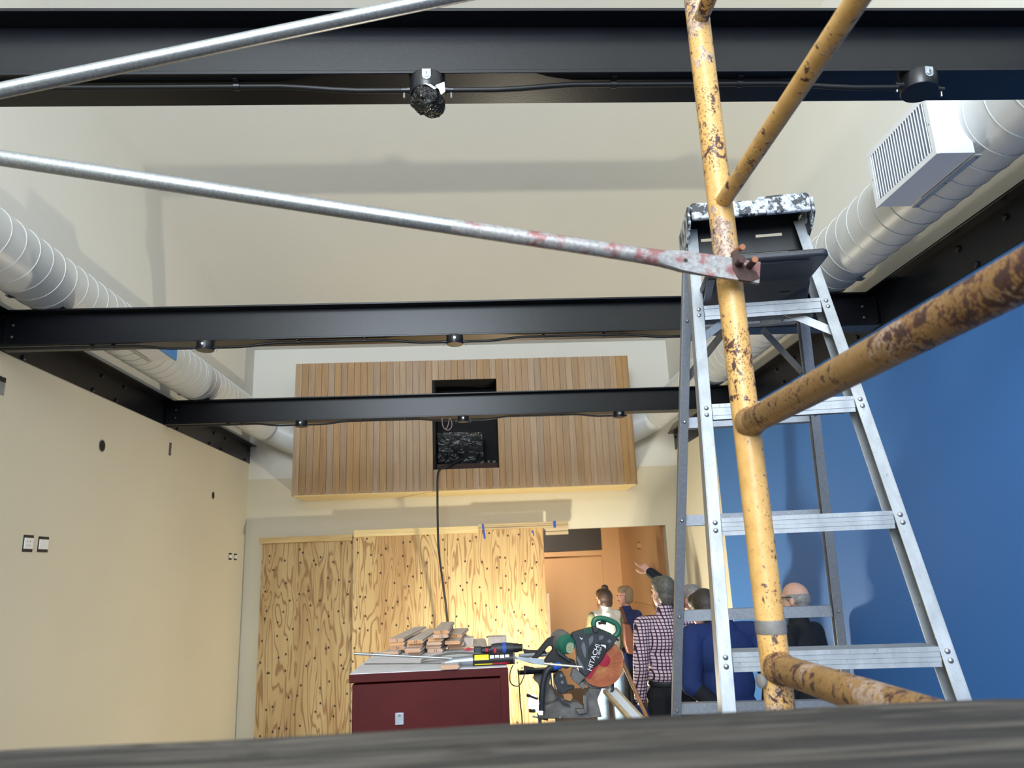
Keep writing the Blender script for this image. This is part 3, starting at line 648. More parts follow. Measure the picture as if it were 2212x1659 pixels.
# cap: moulded top with front apron, slotted rear apron, ears
CZ = 2.968
cp_ = MB(); prof = [(-.172, 0), (-.165, .008), (-.07, .004), (.02, .0), (.025, .010), (.10, .012), (.165, .012), (.172, .002), (.172, -.046), (-.172, -.046)]
cp_.prism(prof, LP(0, -.012, CZ), CU, (0, 0, 1), CV, .018)
cp_.build('cap', 'ladder_cap', LT, bevel=.006)
MB().bar(LP(-.170, .10, CZ - .010), LP(.170, .10, CZ - .010), .012, .205, V((0, 0, 1))).build('cap_top', 'black_rubber', LT, bevel=.003)
for za, zb, ua, ub in ((CZ - .057, CZ - .016, -.168, .168), (CZ - .118, CZ - .069, -.168, .168), (CZ - .069, CZ - .057, -.168, -.13), (CZ - .069, CZ - .057, -.035, .035), (CZ - .069, CZ - .057, .115, .168)):
    MB().bar(LP(ua, .105, (za + zb) / 2), LP(ub, .105, (za + zb) / 2), zb - za, .005, V((0, 0, 1))).build('rear_apron', 'black_rubber', LT)
for s in (-1, 1):
    MB().prism([(-.012, 0), (.20, 0), (.20, -.10), (.17, -.13), (.02, -.075), (-.012, -.05)], LP(s * .174, 0, CZ - .004), CV, (0, 0, 1), CU * s, .008).build('cap_ear', 'ladder_cap', LT, bevel=.002)
MB().box(LP(.03, -.016, CZ - .042), (.022, .014, .014), Matrix.Rotation(ph, 3, 'Z')).build('tool_lug', 'ladder_cap', LT, bevel=.003)
# pail shelf folded down towards the viewer
SZ = 2.70
a_, b_ = P(1700, 556, Z=SZ), P(1700, 655, Z=SZ)
va = (a_ - LO).dot(CV); vb = (b_ - LO).dot(CV); ur_ = (P(1792, 552, Z=SZ) - LO).dot(CU); ul_ = -.165; ub_ = (P(1744, 652, Z=SZ) - LO).dot(CU)
ps = MB().prism([(ul_, va), (ur_ - .012, va), (ur_, va + .014), (ur_ - .002, va + (vb - va) * .45), (ub_, vb), (ul_, vb)], LP(0, 0, SZ), CU, CV, (0, 0, 1), .020).build('pail_shelf', 'pail_shelf', LT, bevel=.006)
MB().capsule(LP(ul_ + .06, va + .03, SZ), LP(ur_ - .05, va + .03, SZ), .006, .006).build('shelf_rib', 'pail_shelf', LT)
for s, ua in ((-1, -.15),): MB().bar(LP(ua, va + .12, SZ), LP(ua, fr(Z1)[1] + .03, Z1 + .03), .02, .004, CU).build('shelf_bracket', 'aluminium_rear', LT)
MB().box(LP(.085, va + (vb - va) * .72, SZ - .0005), (.03, .008, .002), Matrix.Rotation(ph, 3, 'Z')).build('shelf_slot', 'slot_black', LT)
# ------------------------------------------------------------------ scaffold
PXc, PYc = .431, 1.12
def frame(xc, label, cat='scaffold'):
    t = thing('scaffold', (xc, .35, 0), label, cat)
    for y in (PYc, PYc - 1.52):
        MB().cyl((xc, y, 0), (xc, y, 1.838), .0214, 24).build('post', 'yellow_paint', t)
        MB().cyl((xc, y, 1.856), (xc, y, 3.62), .0212, 24).build('post', 'yellow_paint', t)
        MB().lathe([(.0216, -.010), (.0226, -.008), (.0226, .008), (.0216, .010)], (xc, y, 1.848), (0, 0, 1), 24).build('coupling_ring', 'dusty_metal', t)
        for z in (2.405, 1.02, 3.40):
            sd = MB().tube([(xc - .004, y, z), (xc - .004, y - .075 if y > 0 else y + .075, z)], .0062, 10).build('brace_stud', 'rust_dark', t)
    for z in (1.792, 2.155):
        MB().cyl((xc, PYc, z), (xc, PYc - 1.52, z), .0202, 20).build('rung', 'rung_paint', t)
    for z in (2.538, 2.905, 3.3, .3, .7, 1.1, 1.45):
        MB().cyl((xc, PYc, z), (xc, PYc - 1.52, z), .0135, 16).build('rung', 'yellow_paint', t)
    for z in (1.792, 2.155):   # weld collars
        MB().tube([(xc, PYc - .014, z), (xc, PYc - .026, z), (xc, PYc - .032, z)], [.0245, .0232, .0204], 20).build('weld', 'rung_paint', t)
    return t
FT = frame(PXc, 'rust-chipped yellow tubular scaffold frame in front of the stepladder')
MB().lathe([(.008, 0), (.010, .003), (.010, .007), (.007, .009)], (PXc - .021, PYc - .004, 1.774), (-1, -.30, .05), 16).build('stud_disc', 'dusty_metal', FT)
# brace lock at the visible stud
MB().tube([(PXc + .006, PYc - .022, 2.44), (PXc + .006, PYc - .058, 2.434)], .0048, 10).build('stud_pin', 'copper_pin', FT)
MB().lathe([(.0052, 0), (.0052, .003)], (PXc + .014, PYc - .078, 2.402), (0, -1, 0), 12).build('stud_tip', 'copper_pin', FT)
MB().tube([(PXc + .012, PYc - .03, 2.398), (PXc + .014, PYc - .079, 2.402)], .0056, 12).build('stud_pin', 'rust_dark', FT)
MB().prism([(-.016, .030), (-.004, .034), (-.002, .012), (.008, .0), (.020, -.004), (.024, -.016), (.010, -.022), (-.010, -.018), (-.018, 0)], (PXc + .004, PYc - .050, 2.396), (1, 0, 0), (0, 0, 1), (0, -1, 0), .007).build('gravity_lock', 'rust_dark', FT, bevel=.001)
frame(PXc - 2.72, 'second yellow scaffold frame left of the picture edge')
YBR = 1.068
def brace(p, q, red, label):
    p, q = V(p), V(q); d = (q - p).normalized(); t = thing('cross_brace', (p + q) / 2, label, 'scaffold brace', 'galvanised cross braces')
    e = .16
    if red:
        MB().tube([p + d * .165, p + d * .46], .0128, 16).build('painted_end', 'galvanised_red', t)
        MB().tube([p + d * .45, q - d * .15], .0127, 16).build('tube', 'galvanised', t)
    else: MB().tube([p + d * .15, q - d * .15], .0127, 16).build('tube', 'galvanised', t)
    for a, s in ((p, 1), (q, -1)):
        dd = d * s; n = V((0, -1, 0)); w = dd.cross(n); vs = []
        secs = [(-.036, .0185, .0035), (.05, .0185, .0035), (.09, .017, .006), (.13, .0140, .011), (.168, .0128, .0128)]
        for h, wx, wn in secs:
            for j in range(16):
                th = 2 * math.pi * j / 16; c_, s_2 = math.cos(th), math.sin(th)
                if h < .1: c_ = max(-.72, min(.72, c_)) / .72; s_2 = max(-.72, min(.72, s_2)) / .72
                vs.append(a + dd * h + w * (wx * c_) + n * (wn * s_2))
        fs = [(i * 16 + j, i * 16 + (j + 1) % 16, (i + 1) * 16 + (j + 1) % 16, (i + 1) * 16 + j) for i in range(4) for j in range(16)] + [tuple(range(16))]
        MB().add(vs, fs).build('flattened_end', 'galvanised_red' if (red and s == 1) else 'galvanised', t)
    MB().lathe([(.0035, 0), (.0035, .0042)], p + d * .085 + V((0, -.002, 0)), (0, -1, 0), 10).build('hole', 'slot_black', t)
A0 = P(1592, 583, Y=YBR); A1 = P(0, 341, Y=YBR); dA = (A1 - A0).normalized()
brace(A0, A0 + dA * 2.76, True, 'galvanised brace with flaking red paint pinned to the yellow post')
B0 = P(0, 196, Y=YBR + .03); B1 = P(935, 2, Y=YBR + .03); dB = (B1 - B0).normalized()
brace(B0 + dB * 1.22, B0 + dB * 1.22 - dB * 2.76, False, 'plain galvanised brace rising to the right across the nearest beam')
# weathered scaffold plank in the foreground
PZt = 1.855
m = MB(); n = 90; x0, x1 = -2.6, .62; yf, yn = .497, .26
vs = []; fs = []
for i in range(n + 1):
    x = x0 + (x1 - x0) * i / n
    jit = noise.noise(V((x * 3, 0, 0))) * .004 + noise.noise(V((x * 14, 3, 0))) * .0018; zj = noise.noise(V((x * 5, 9, 0))) * .0015 - max(0, x - .30) ** 2 * .35
    sec = [(yn, 1.8135), (yn, PZt - .003), (yn + .003, PZt)] + [(yn + (yf - yn) * k / 10, PZt + noise.noise(V((x * 6, k * 1.7, 4))) * .0012 + zj) for k in range(1, 10)] + [(yf - .006 + jit, PZt + zj), (yf + jit, PZt - .006 + zj), (yf + jit * .5, 1.8135)]
    vs += [(x, a, b) for a, b in sec]
k = len(sec)
for i in range(n):
    for j in range(k): fs.append((i * k + j, i * k + (j + 1) % k, (i + 1) * k + (j + 1) % k, (i + 1) * k + j))
fs += [tuple(range(k)), tuple(n * k + j for j in range(k))[::-1]]
tag(m.add(vs, fs).build('scaffold_plank', 'weathered_plank'), 'grey weathered wooden plank across the bottom foreground', 'plank')
# ------------------------------------------------------------------ red job box and things on it
BYF, BYK, BZT = 3.5, 4.36, 1.512
BXL, BXR = P(754, 1459, Y=BYF).x, P(1096, 1439, Y=BYF).x
t = thing('rolling_cart', ((BXL + BXR) / 2, (BYF + BYK) / 2, 0), 'low rolling cart carrying the red job box', 'cart')
MB().bb((BXL, BYF + .02, .70), (BXR, BYK, .735)).build('deck', 'dusty_metal', t, bevel=.004)
for cx in (BXL + .05, BXR - .05):
    for cy in (BYF + .07, BYK - .05):
        MB().bb((cx - .02, cy - .02, .1), (cx + .02, cy + .02, .70)).build('leg', 'dusty_metal', t); MB().cyl((cx - .02, cy, .05), (cx + .02, cy, .05), .05, 16).build('caster', 'black_rubber', t)
t = thing('job_box', ((BXL + BXR) / 2, (BYF + BYK) / 2, .736), 'dark red metal job box with dusty grey lid', 'tool chest')
MB().bb((BXL + .012, BYF + .014, .736), (BXR - .012, BYK, BZT - .048)).build('body', 'job_box_red', t, bevel=.003)
MB().bb((BXL, BYF, BZT - .040), (BXR, BYK + .006, BZT - .003)).build('lid', 'job_box_red', t, bevel=.004)
MB().bb((BXL + .003, BYF + .003, BZT - .003), (BXR - .003, BYK + .004, BZT)).build('lid_top', 'job_box_top', t)
MB().bb((BXR - .034, BYF - .002, .76), (BXR + .003, BYF + .014, BZT - .008)).build('corner_strip', 'job_box_red', t, bevel=.0015)
hp = P(863, 1555, Y=BYF + .014)
MB().bb((hp.x - .0195, BYF + .009, hp.z - .02), (hp.x + .0195, BYF + .014, hp.z + .030)).build('hasp', 'zinc', t, bevel=.0015)
MB().lathe([(.006, 0), (.005, .002)], (hp.x, BYF + .009, hp.z + .018), (0, -1, 0), 12).build('rivet', 'steel_bolt', t)
BT = .0188; BW = .079
def board(x, y, z, w, l, lab, txt=None, rz=0):
    M = Matrix.Translation((x, y, z)) @ Matrix.Rotation(rz, 4, 'Z')
    t = thing('tongue_board', (x, y, z), lab, 'board', 'boards lying on the job box', rz)
    m = MB().prism([(-w / 2, 0), (w / 2, 0), (w / 2, .006), (w / 2 + .005, .006), (w / 2 + .005, .012), (w / 2, .012), (w / 2, BT), (-w / 2, BT), (-w / 2, .012), (-w / 2 + .004, .012), (-w / 2 + .004, .006), (-w / 2, .006)], (0, 0, 0), (1, 0, 0), (0, 0, 1), (0, 1, 0), l)
    m.xf(M).build('plank_body', 'board_wood', t, smooth=False)
    MB().bb((-w / 2 + .0005, -.0012, .0005), (w / 2 - .0005, .001, BT - .0005)).xf(M).build('end_grain', 'board_end', t, smooth=False)
    if txt: text_mesh('marking', txt, .021, M @ Matrix.Translation((.004, -.0016, BT / 2)) @ Matrix.Rotation(math.pi / 2, 4, 'X'), 'ink', t, .0003)
    return t
z0 = BZT + .0008
def bx(px, yy): return P(px, 1400, Y=yy).x
stk = [
 (843, 1416, 0, .55, None, -0.085, 'bottom board of the leftmost pile'),
 (858, 1404, 1, .62, '51', -0.085, 'second board of the leftmost pile'), (857, 1395, 2, .62, None, -0.085, 'third board of the leftmost pile'), (856, 1387, 3, .80, '5', -0.085, 'top board of the leftmost pile'),
 (894, 1415, 0, .55, None, -0.078, 'bottom board of the second pile'), (891, 1410, 1, .60, None, -0.078, 'second board of the second pile'), (895, 1398, 2, .70, None, -0.078, 'third board of the second pile'), (896, 1391, 3, .74, '15', -0.078, 'top board of the second pile'),
 (939, 1410, 0, .50, '15', -0.075, 'bottom board of the middle pile'), (936, 1401, 1, .55, None, -0.075, 'second board of the middle pile'), (937, 1394, 2, .6, None, -0.075, 'third board of the middle pile'), (940, 1386, 3, .6, None, -0.075, 'fourth board of the middle pile'),
 (951, 1378.5, 4, .60, '15', -0.01, 'fifth board of the middle pile'), (953, 1370, 5, .66, '51', -0.01, 'topmost board of the middle pile'),
 (984, 1403, 0, .42, None, -0.072, 'bottom board of the pile right of the tall pile'), (985, 1396, 1, .42, None, -0.072, 'second board of the pile right of the tall pile'), (977, 1392, 2, .42, None, -0.072, 'third board of the pile right of the tall pile'), (982, 1378, 3, .43, '15', -0.072, 'top board of the pile right of the tall pile'),
]
for px_, py_, lv, ln, tx, rz, lab in stk:
    q = P(px_, py_, Z=z0 + lv * (BT + .0008)); board(q.x, q.y, q.z, BW, ln, 'unfinished tongue-and-groove board, ' + lab, tx, rz)
gz = .0
q = P(1038, 1404, Z=z0 + .0); board(q.x, q.y, z0, BW * .9, .46, 'short board lying between the grey blocks right of the piles', '5', .02)
for a, b, lab, hh in ((1000, 1023, 'narrow grey block beside the short board, left one', .052), (1055, 1095, 'wide grey block behind the black and blue driver', .056)):
    yy = P(a, 1400, Z=z0).y + .02; tag(MB().bb((bx(a, yy), yy, z0), (bx(b, yy), yy + .10, z0 + hh)).build('grey_block', 'board_wood', bevel=.002), lab, 'block')
p = P(971, 1449.5, Y=3.485); board(p.x, 3.485, z0, BW, .10, 'short tongue-and-groove offcut on the front edge of the job box', None, 0)
# bent flashing
fl = MB(); YFL = 3.78; xa, xb = bx(908, YFL), bx(1064, YFL); prof_ = []
for i in range(15):
    u = i / 14; prof_.append((xa + (xb - xa) * u, z0 + .001 + .030 * math.sin(math.pi * min(1, u * .97 + .01)) ** .8))
pp_ = prof_ + [(x, z - .001) for x, z in prof_[::-1]]
fl.prism(pp_, (0, YFL, 0), (1, 0, 0), (0, 0, 1), (0, 1, .10), .06); tag(fl.build('metal_flashing', 'zinc'), 'bent strip of galvanised flashing under the caulk gun', 'metal strip')
# caulk gun
YC = 3.563
r0 = P(766, 1412, Y=YC + .02); zc = z0 + .0262; c0 = V((bx(1021, YC), YC, zc)); c1 = V((bx(1108, YC), YC, zc))
t = thing('caulk_gun', (c0.x, YC, z0), 'long grey caulk gun loaded with a black and yellow tube', 'caulk gun')
MB().tube([r0, c0 + V((-.01, 0, .004))], .0062, 12).build('push_rod', 'galvanised', t)
MB().tube([c0 + V((-.13, 0, -.006)), c0 + V((-.09, 0, -.003)), c0], [.008, .018, .022], 14).build('cone', 'zinc', t)
tb = MB().cyl(c0, c1, .0255, 28).build('tube', 'black_rubber', t)
def band(xa, xb, th0, th1, mat, r=.0258):
    m = MB(); vs = []; n = 10
    for i in range(n + 1):
        th = math.radians(th0 + (th1 - th0) * i / n)
        for x in (xa, xb): vs.append((x, c0.y - r * math.cos(th), c0.z + r * math.sin(th)))
    m.add(vs, [(2 * i, 2 * i + 1, 2 * i + 3, 2 * i + 2) for i in range(n)]); m.build('label_print', mat, tb)
Lx = c1.x - c0.x
band(c0.x + Lx * .04, c0.x + Lx * .39, 2, 62, 'yellow_print'); band(c0.x + Lx * .04, c0.x + Lx * .48, -52, -36, 'yellow_print'); band(c0.x + Lx * .49, c0.x + Lx * .90, -58, -30, 'red_print')
for i in range(4): band(c0.x + Lx * (.42 + .125 * i), c0.x + Lx * (.52 + .125 * i), 14 + (i % 2) * 6, 48, 'white_print')
MB().lathe([(.0262, 0), (.0262, .006), (.018, .008)], c1, (1, 0, 0), 26).build('end_ring', 'dusty_metal', t)
MB().tube([c1 + V((.006, 0, .004)), P(1150, 1431, Y=YC), P(1200, 1436, Y=YC - .01), P(1258, 1441, Y=YC - .02)], [.0055, .0055, .006, .005], 12).build('rear_rod', 'bare_metal', t)
MB().prism([(0, .010), (.05, .002), (.135, -.008), (.135, -.034), (.128, -.035), (.015, -.006)], c1 + V((.006, -.015, 0)), (1, 0, 0), (0, 0, 1), (0, 1, 0), .003).build('handle', 'zinc', t)
qa, qb = P(774, 1436, Z=z0), P(955, 1434, Z=z0)
tag(MB().tube([V((qa.x + .03, qa.y, z0 + .003)), V((qb.x, qb.y, z0 + .003))], .0028, 8).build('thin_rod', 'dusty_metal'), 'thin grey rod lying on the job box lid', 'rod')
# driver
YD = 3.905; dx = bx(1064, YD); t = thing('impact_driver', (dx, YD, z0), 'black and blue cordless driver lying behind the caulk tube', 'drill')
MB().tube([(dx - .005, YD, z0 + .036), (dx + .03, YD, z0 + .037), (dx + .08, YD, z0 + .037), (dx + .105, YD, z0 + .036)], [.024, .027, .027, .024], 16).build('housing', 'dark_plastic', t)
MB().tube([(dx + .05, YD, z0 + .037), (dx + .068, YD, z0 + .037)], .0278, 16).build('motor_ring', 'blue_tape', t)
MB().tube([(dx + .105, YD, z0 + .036), (dx + .130, YD, z0 + .036), (dx + .131, YD, z0 + .036), (dx + .152, YD, z0 + .036)], [.023, .022, .019, .018], 14).build('chuck', 'black_rubber', t)
MB().tube([(dx + .01, YD, z0 + .034), (dx - .03, YD, z0 + .03), (dx - .06, YD, z0 + .028)], [.02, .019, .021], 12).build('grip', 'black_rubber', t)
MB().box((dx - .075, YD, z0 + .026), (.04, .06, .048)).build('battery', 'dark_plastic', t, bevel=.005)
MB().box((dx + .012, YD - .024, z0 + .032), (.014, .010, .026)).build('trigger', 'red_print', t, bevel=.003)
MB().box((dx - .03, YD - .019, z0 + .034), (.018, .008, .018)).build('grip_inlay', 'red_print', t, bevel=.003)
yy = P(1014, 1406, Z=z0).y
tag(MB().prism([(-.03, .008), (0, .016), (.03, .008), (0, 0)], (bx(1012, yy), yy, z0 + .0005), (1, 0, 0), (0, 0, 1), (0, 1, 0), .02).build('diamond_scrap', 'red_print'), 'red diamond-shaped scrap between the boards and the driver', 'scrap')
def cordline(pts, r, lab): tag(MB().tube(smooth([P(a, b, Y=y) for a, b, y in pts]), r, 8).build('power_cord', 'black_rubber'), lab, 'cord')
cordline([(1108, 1437, 3.66), (1102, 1452, 3.62), (1102, 1472, 3.6), (1110, 1481, 3.62), (1121, 1481, 3.7), (1129, 1468, 3.85), (1136, 1448, 4.05)], .0026, 'thin black cord looping beside the job box corner')
cordline([(1119, 1446, 4.15), (1121, 1470, 4.15), (1124, 1520, 4.15), (1128, 1560, 4.15), (1132, 1700, 4.15), (1136, 2000, 4.15)], .0032, 'straight black cord hanging down beside the job box')
# ------------------------------------------------------------------ sliding mitre saw
SY = 4.30
def Zm(zx, zy): return (zx / 9.76 + 1150, zy / 9.76 + 1330)
def sp3(zx, zy, dy=0): a, b = Zm(zx, zy); return P(a, b, Y=SY + dy)
ST = thing('mitre_saw', (P(1240, 1540, Y=SY).x, SY, .985), 'dusty black and green sliding mitre saw with orange blade guard', 'saw')
def plate(name, pts, dy, th, mat, parent=None, bevel=0, conv=True):
    q = [sp3(a, b) if conv else P(a, b, Y=SY) for a, b in pts]
    m = MB().prism([(p.x, p.z) for p in q], (0, SY + dy, 0), (1, 0, 0), (0, 0, 1), (0, 1, 0), th)
    return m.build(name, mat, parent or ST, bevel=bevel)
bc = sp3(1450, 1000); BR = .1255
MB().lathe([(BR, 0), (BR, .003)], V((bc.x, SY + .035, bc.z)), (0, 1, 0), 64).build('blade', 'blade', ST)
tm = MB()
for i in range(60):
    a = 2 * math.pi * i / 60; tm.prism([(BR * math.cos(a), BR * math.sin(a)), ((BR + .006) * math.cos(a + .03), (BR + .006) * math.sin(a + .03)), (BR * math.cos(a + .07), BR * math.sin(a + .07))], (bc.x, SY + .035, bc.z), (1, 0, 0), (0, 0, 1), (0, 1, 0), .003)
tm.build('blade_teeth', 'yellow_print', ST)
MB().lathe([(BR + .001, 0), (BR + .004, .004), (BR + .004, .014), (BR - .002, .016)], V((bc.x, SY + .014, bc.z)), (0, 1, 0), 64).build('lower_guard', 'blade', ST)
for i in range(11):
    a = math.radians(-72 + i * 13); MB().bar((bc.x + .045 * math.cos(a), SY + .0125, bc.z + .045 * math.sin(a)), (bc.x + .118 * math.cos(a + .12), SY + .0125, bc.z + .118 * math.sin(a + .12)), .0035, .004, V((0, 1, 0))).build('guard_rib', 'blade', ST)
hc = sp3(1520, 940); MB().lathe([(.034, 0), (.034, .006), (.022, .008)], V((hc.x, SY + .012, hc.z)), (0, -1, 0), 28).build('hub', 'red_print', ST)
plate('red_guard', [(1130, 1290), (1250, 1120), (1400, 1010), (1340, 1140), (1215, 1335)], .004, .008, 'red_print')
plate('upper_guard', [(935, 840), (900, 560), (815, 390), (870, 350), (1000, 310), (1230, 250), (1300, 240), (1420, 300), (1560, 350), (1700, 400), (1790, 470), (1700, 610), (1540, 770), (1480, 900), (1400, 1000), (1270, 1100), (1130, 1285), (1000, 1180), (935, 1060)], -.015, .06, 'dark_plastic', bevel=.004)
for pts in ([(1180, 480), (1255, 410), (1280, 440), (1270, 540), (1190, 630)], [(1395, 425), (1480, 410), (1495, 440), (1475, 490), (1390, 515)], [(1560, 530), (1615, 485), (1660, 530), (1625, 580)], [(1015, 640), (1060, 540), (1100, 580), (1130, 740), (1115, 880), (1080, 860)], [(930, 830), (1000, 940), (1085, 1080), (1080, 1145), (985, 1060), (930, 930)]):
    plate('guard_inset', pts, -.019, .005, 'grey_plastic', bevel=.001)
plate('name_badge', [(1190, 1080), (1170, 700), (1250, 610), (1360, 555), (1600, 600), (1530, 760), (1470, 900), (1390, 990), (1270, 1080)], -.0195, .0055, 'black_rubber', bevel=.001)
def ontext(txt, a, b, size, ang, mat, dy=-.0205):
    p = sp3(a, b); M = Matrix.Translation((p.x, SY + dy, p.z)) @ Matrix.Rotation(-math.radians(ang), 4, 'Y') @ Matrix.Rotation(math.pi / 2, 4, 'X'); text_mesh('lettering', txt, size, M, mat, ST, .0006)
ontext('HITACHI', 1283, 868, .038, 67, 'white_print'); ontext('C 10FSH', 1402, 775, .017, 67, 'white_print')
plate('badge_mark', [(1430, 600), (1530, 610), (1540, 640), (1530, 690), (1500, 650), (1430, 620)], -.0205, .001, 'white_print')
plate('badge_mark', [(980, 445), (1030, 470), (1055, 465), (1030, 505), (1010, 480)], -.0165, .001, 'white_print')
for i in range(6): a = 1075 + i * 26; plate('grip_rib', [(a, 290 - i * 7), (a + 13, 285 - i * 7), (a + 40, 385 - i * 7), (a + 27, 390 - i * 7)], -.026, .08, 'green_plastic')
for i in range(6): a = 1425 + i * 42; plate('grip_rib', [(a, 270 + i * 18), (a + 15, 275 + i * 18), (a + 22, 345 + i * 16), (a + 7, 340 + i * 16)], -.026, .08, 'green_plastic')
plate('guard_boss', [(1250, 230), (1320, 215), (1390, 260), (1375, 330), (1310, 375), (1260, 320)], -.028, .03, 'dark_plastic', bevel=.004)
MB().tube(smooth([sp3(1310, 240), sp3(1300, 150), sp3(1350, 75), sp3(1470, 58), sp3(1620, 95), sp3(1770, 175), sp3(1825, 270), sp3(1815, 370), sp3(1745, 440)], 4), .0155, 14).xf(Matrix.Translation((0, .015, 0))).build('handle', 'green_plastic', ST)
MB().tube([sp3(1400, 165), sp3(1480, 150), sp3(1560, 165)], .009, 10).xf(Matrix.Translation((0, .015, 0))).build('trigger', 'black_rubber', ST)
plate('guard_pin', [(1790, 480), (1830, 500), (1810, 540), (1770, 520)], -.01, .03, 'black_rubber')
mc = sp3(700, 600); axm = V((.30, -.92, -.22)).normalized()
MB().lathe([(.058, -.09), (.060, -.03), (.056, .0)], mc, axm, 32).build('motor_housing', 'dusty_metal', ST)
MB().lathe([(.0565, 0), (.054, .012), (.046, .03), (.030, .036)], mc + axm * -.002, axm, 32).build('motor_cap', 'green_plastic', ST)
u1 = axm.cross(V((0, 0, 1))).normalized(); u2 = u1.cross(axm)
gc = mc + axm * .030 + u1 * -.012 - u2 * .010
gr = MB()
for i in range(-3, 4):
    c_ = i * .0066; h_ = math.sqrt(.026 ** 2 - c_ ** 2) * 1.15; gr.bar(gc + u1 * c_ - u2 * h_ + axm * .004, gc + u1 * c_ + u2 * h_ + axm * .004, .0016, .002, u1)
for i in range(-4, 5):
    c_ = i * .0066; h_ = math.sqrt(max(.030 ** 2 - c_ ** 2, 1e-5)) * .78; gr.bar(gc + u2 * c_ - u1 * h_ + axm * .004, gc + u2 * c_ + u1 * h_ + axm * .004, .0016, .002, u2)
gr.build('vent_grille', 'cream_paper', ST); MB().lathe([(.026, 0), (.026, .003)], gc, axm, 24).build('vent_recess', 'green_plastic', ST)
plate('arm', [(330, 500), (480, 430), (560, 480), (520, 700), (700, 900), (900, 950), (935, 1060), (730, 1130), (560, 1090), (430, 1000), (230, 1000), (440, 720), (425, 660), (360, 640), (70, 970), (0, 970), (0, 900)], .02, .05, 'black_rubber', bevel=.004)
plate('motor_bracket', [(500, 720), (560, 720), (800, 930), (770, 970), (520, 800)], -.02, .05, 'dark_plastic', bevel=.004)
for zz, r in ((1416, .012), (1452, .012)): MB().cyl(P(1122, zz + 1, Y=SY + .02), P(1205, zz - 4, Y=SY + .10), r, 14).build('slide_rail', 'bare_metal' if zz < 1430 else 'black_steel', ST)
plate('rail_block', [(-180, 740), (-60, 760), (300, 770), (330, 830), (-150, 850)], .06, .05, 'black_rubber', bevel=.003)
plate('rail_block', [(-170, 1090), (60, 1130), (60, 1230), (-60, 1240), (-160, 1200)], .04, .05, 'black_rubber', bevel=.003)
plate('bevel_housing', [(60, 1170), (350, 1160), (420, 1270), (400, 1500), (560, 1680), (560, 2000), (260, 2000), (160, 1500), (70, 1420)], .10, .05, 'dusty_metal', bevel=.004)
plate('pivot_bracket', [(450, 1290), (530, 1190), (620, 1170), (690, 1290), (740, 1470), (890, 1480), (860, 1540), (740, 1570), (660, 1640), (540, 1610), (480, 1460)], -.02, .06, 'dark_plastic', bevel=.004)
for a, b in ((600, 1250), (620, 1390)):
    p = sp3(a, b); MB().lathe([(.008, 0), (.008, .004)], (p.x, SY - .02, p.z), (0, -1, 0), 10).build('bolt', 'steel_bolt', ST)
plate('lower_housing', [(840, 1110), (930, 1120), (1110, 1290), (960, 1450), (800, 1310)], -.02, .06, 'saw_metal', bevel=.003)
plate('chute', [(960, 1450), (1060, 1380), (1130, 1480), (1060, 1560)], -.01, .05, 'dusty_metal', bevel=.003)
plate('fence', [(1055, 1390), (1120, 1310), (1260, 1400), (1470, 1450), (1600, 1440), (1650, 1560), (1600, 1570), (1250, 1560), (1130, 1470)], .045, .03, 'saw_metal', bevel=.003)
plate('warning_label', [(1560, 1450), (1680, 1390), (1660, 1530), (1640, 1530)], .042, .003, 'yellow_print')
MB().tube([sp3(1690, 1370, .05), sp3(1695, 1550, .05), sp3(1650, 1640, .05)], .008, 10).build('fence_arm', 'dark_plastic', ST)
MB().tube(smooth([sp3(560, 1070, -.03), sp3(420, 1090, -.04), sp3(310, 1160, -.045), sp3(230, 1400, -.045), sp3(200, 1700, -.045), sp3(190, 2000, -.04)], 5), .0165, 16).build('dust_hose', 'dark_plastic', ST)
MB().tube([sp3(585, 1050, -.03), sp3(430, 1085, -.04)], .0195, 16).build('hose_tape', 'blue_rubber', ST)
# base casting seen below the arm
plate('base_rear', [(480, 1850), (620, 1760), (800, 1820), (1000, 1860), (1150, 2000), (1260, 2200), (250, 2200), (260, 1930)], .03, .10, 'dusty_metal', bevel=.006)
plate('base_clamp', [(640, 1640), (820, 1640), (850, 1720), (800, 1800), (660, 1760)], -.02, .05, 'wood_handle', bevel=.004)
plate('base_block', [(900, 1960), (1080, 1950), (1110, 2040), (960, 2060)], -.03, .05, 'saw_metal', bevel=.003)
plate('base_knob', [(520, 2080), (580, 2050), (620, 2100), (580, 2150), (530, 2140)], -.05, .03, 'dusty_metal', bevel=.005)
plate('base_arc', [(370, 1200), (400, 1200), (420, 1450), (500, 1640), (640, 1800), (800, 1900), (780, 1920), (600, 1830), (470, 1670), (395, 1470)], .0, .015, 'dark_plastic')
plate('table', [(1150, 1700), (1230, 1560), (1500, 1570), (1400, 1800), (1500, 2180), (1150, 2200)], .05, .06, 'dusty_metal', bevel=.004)
plate('table_post', [(1080, 1680), (1140, 1680), (1150, 2050), (1080, 2050)], -.01, .02, 'saw_metal', bevel=.002)
MB().tube([sp3(120, 1760, .02), sp3(-120, 1670, .02)], .008, 10).build('lock_lever', 'black_rubber', ST)
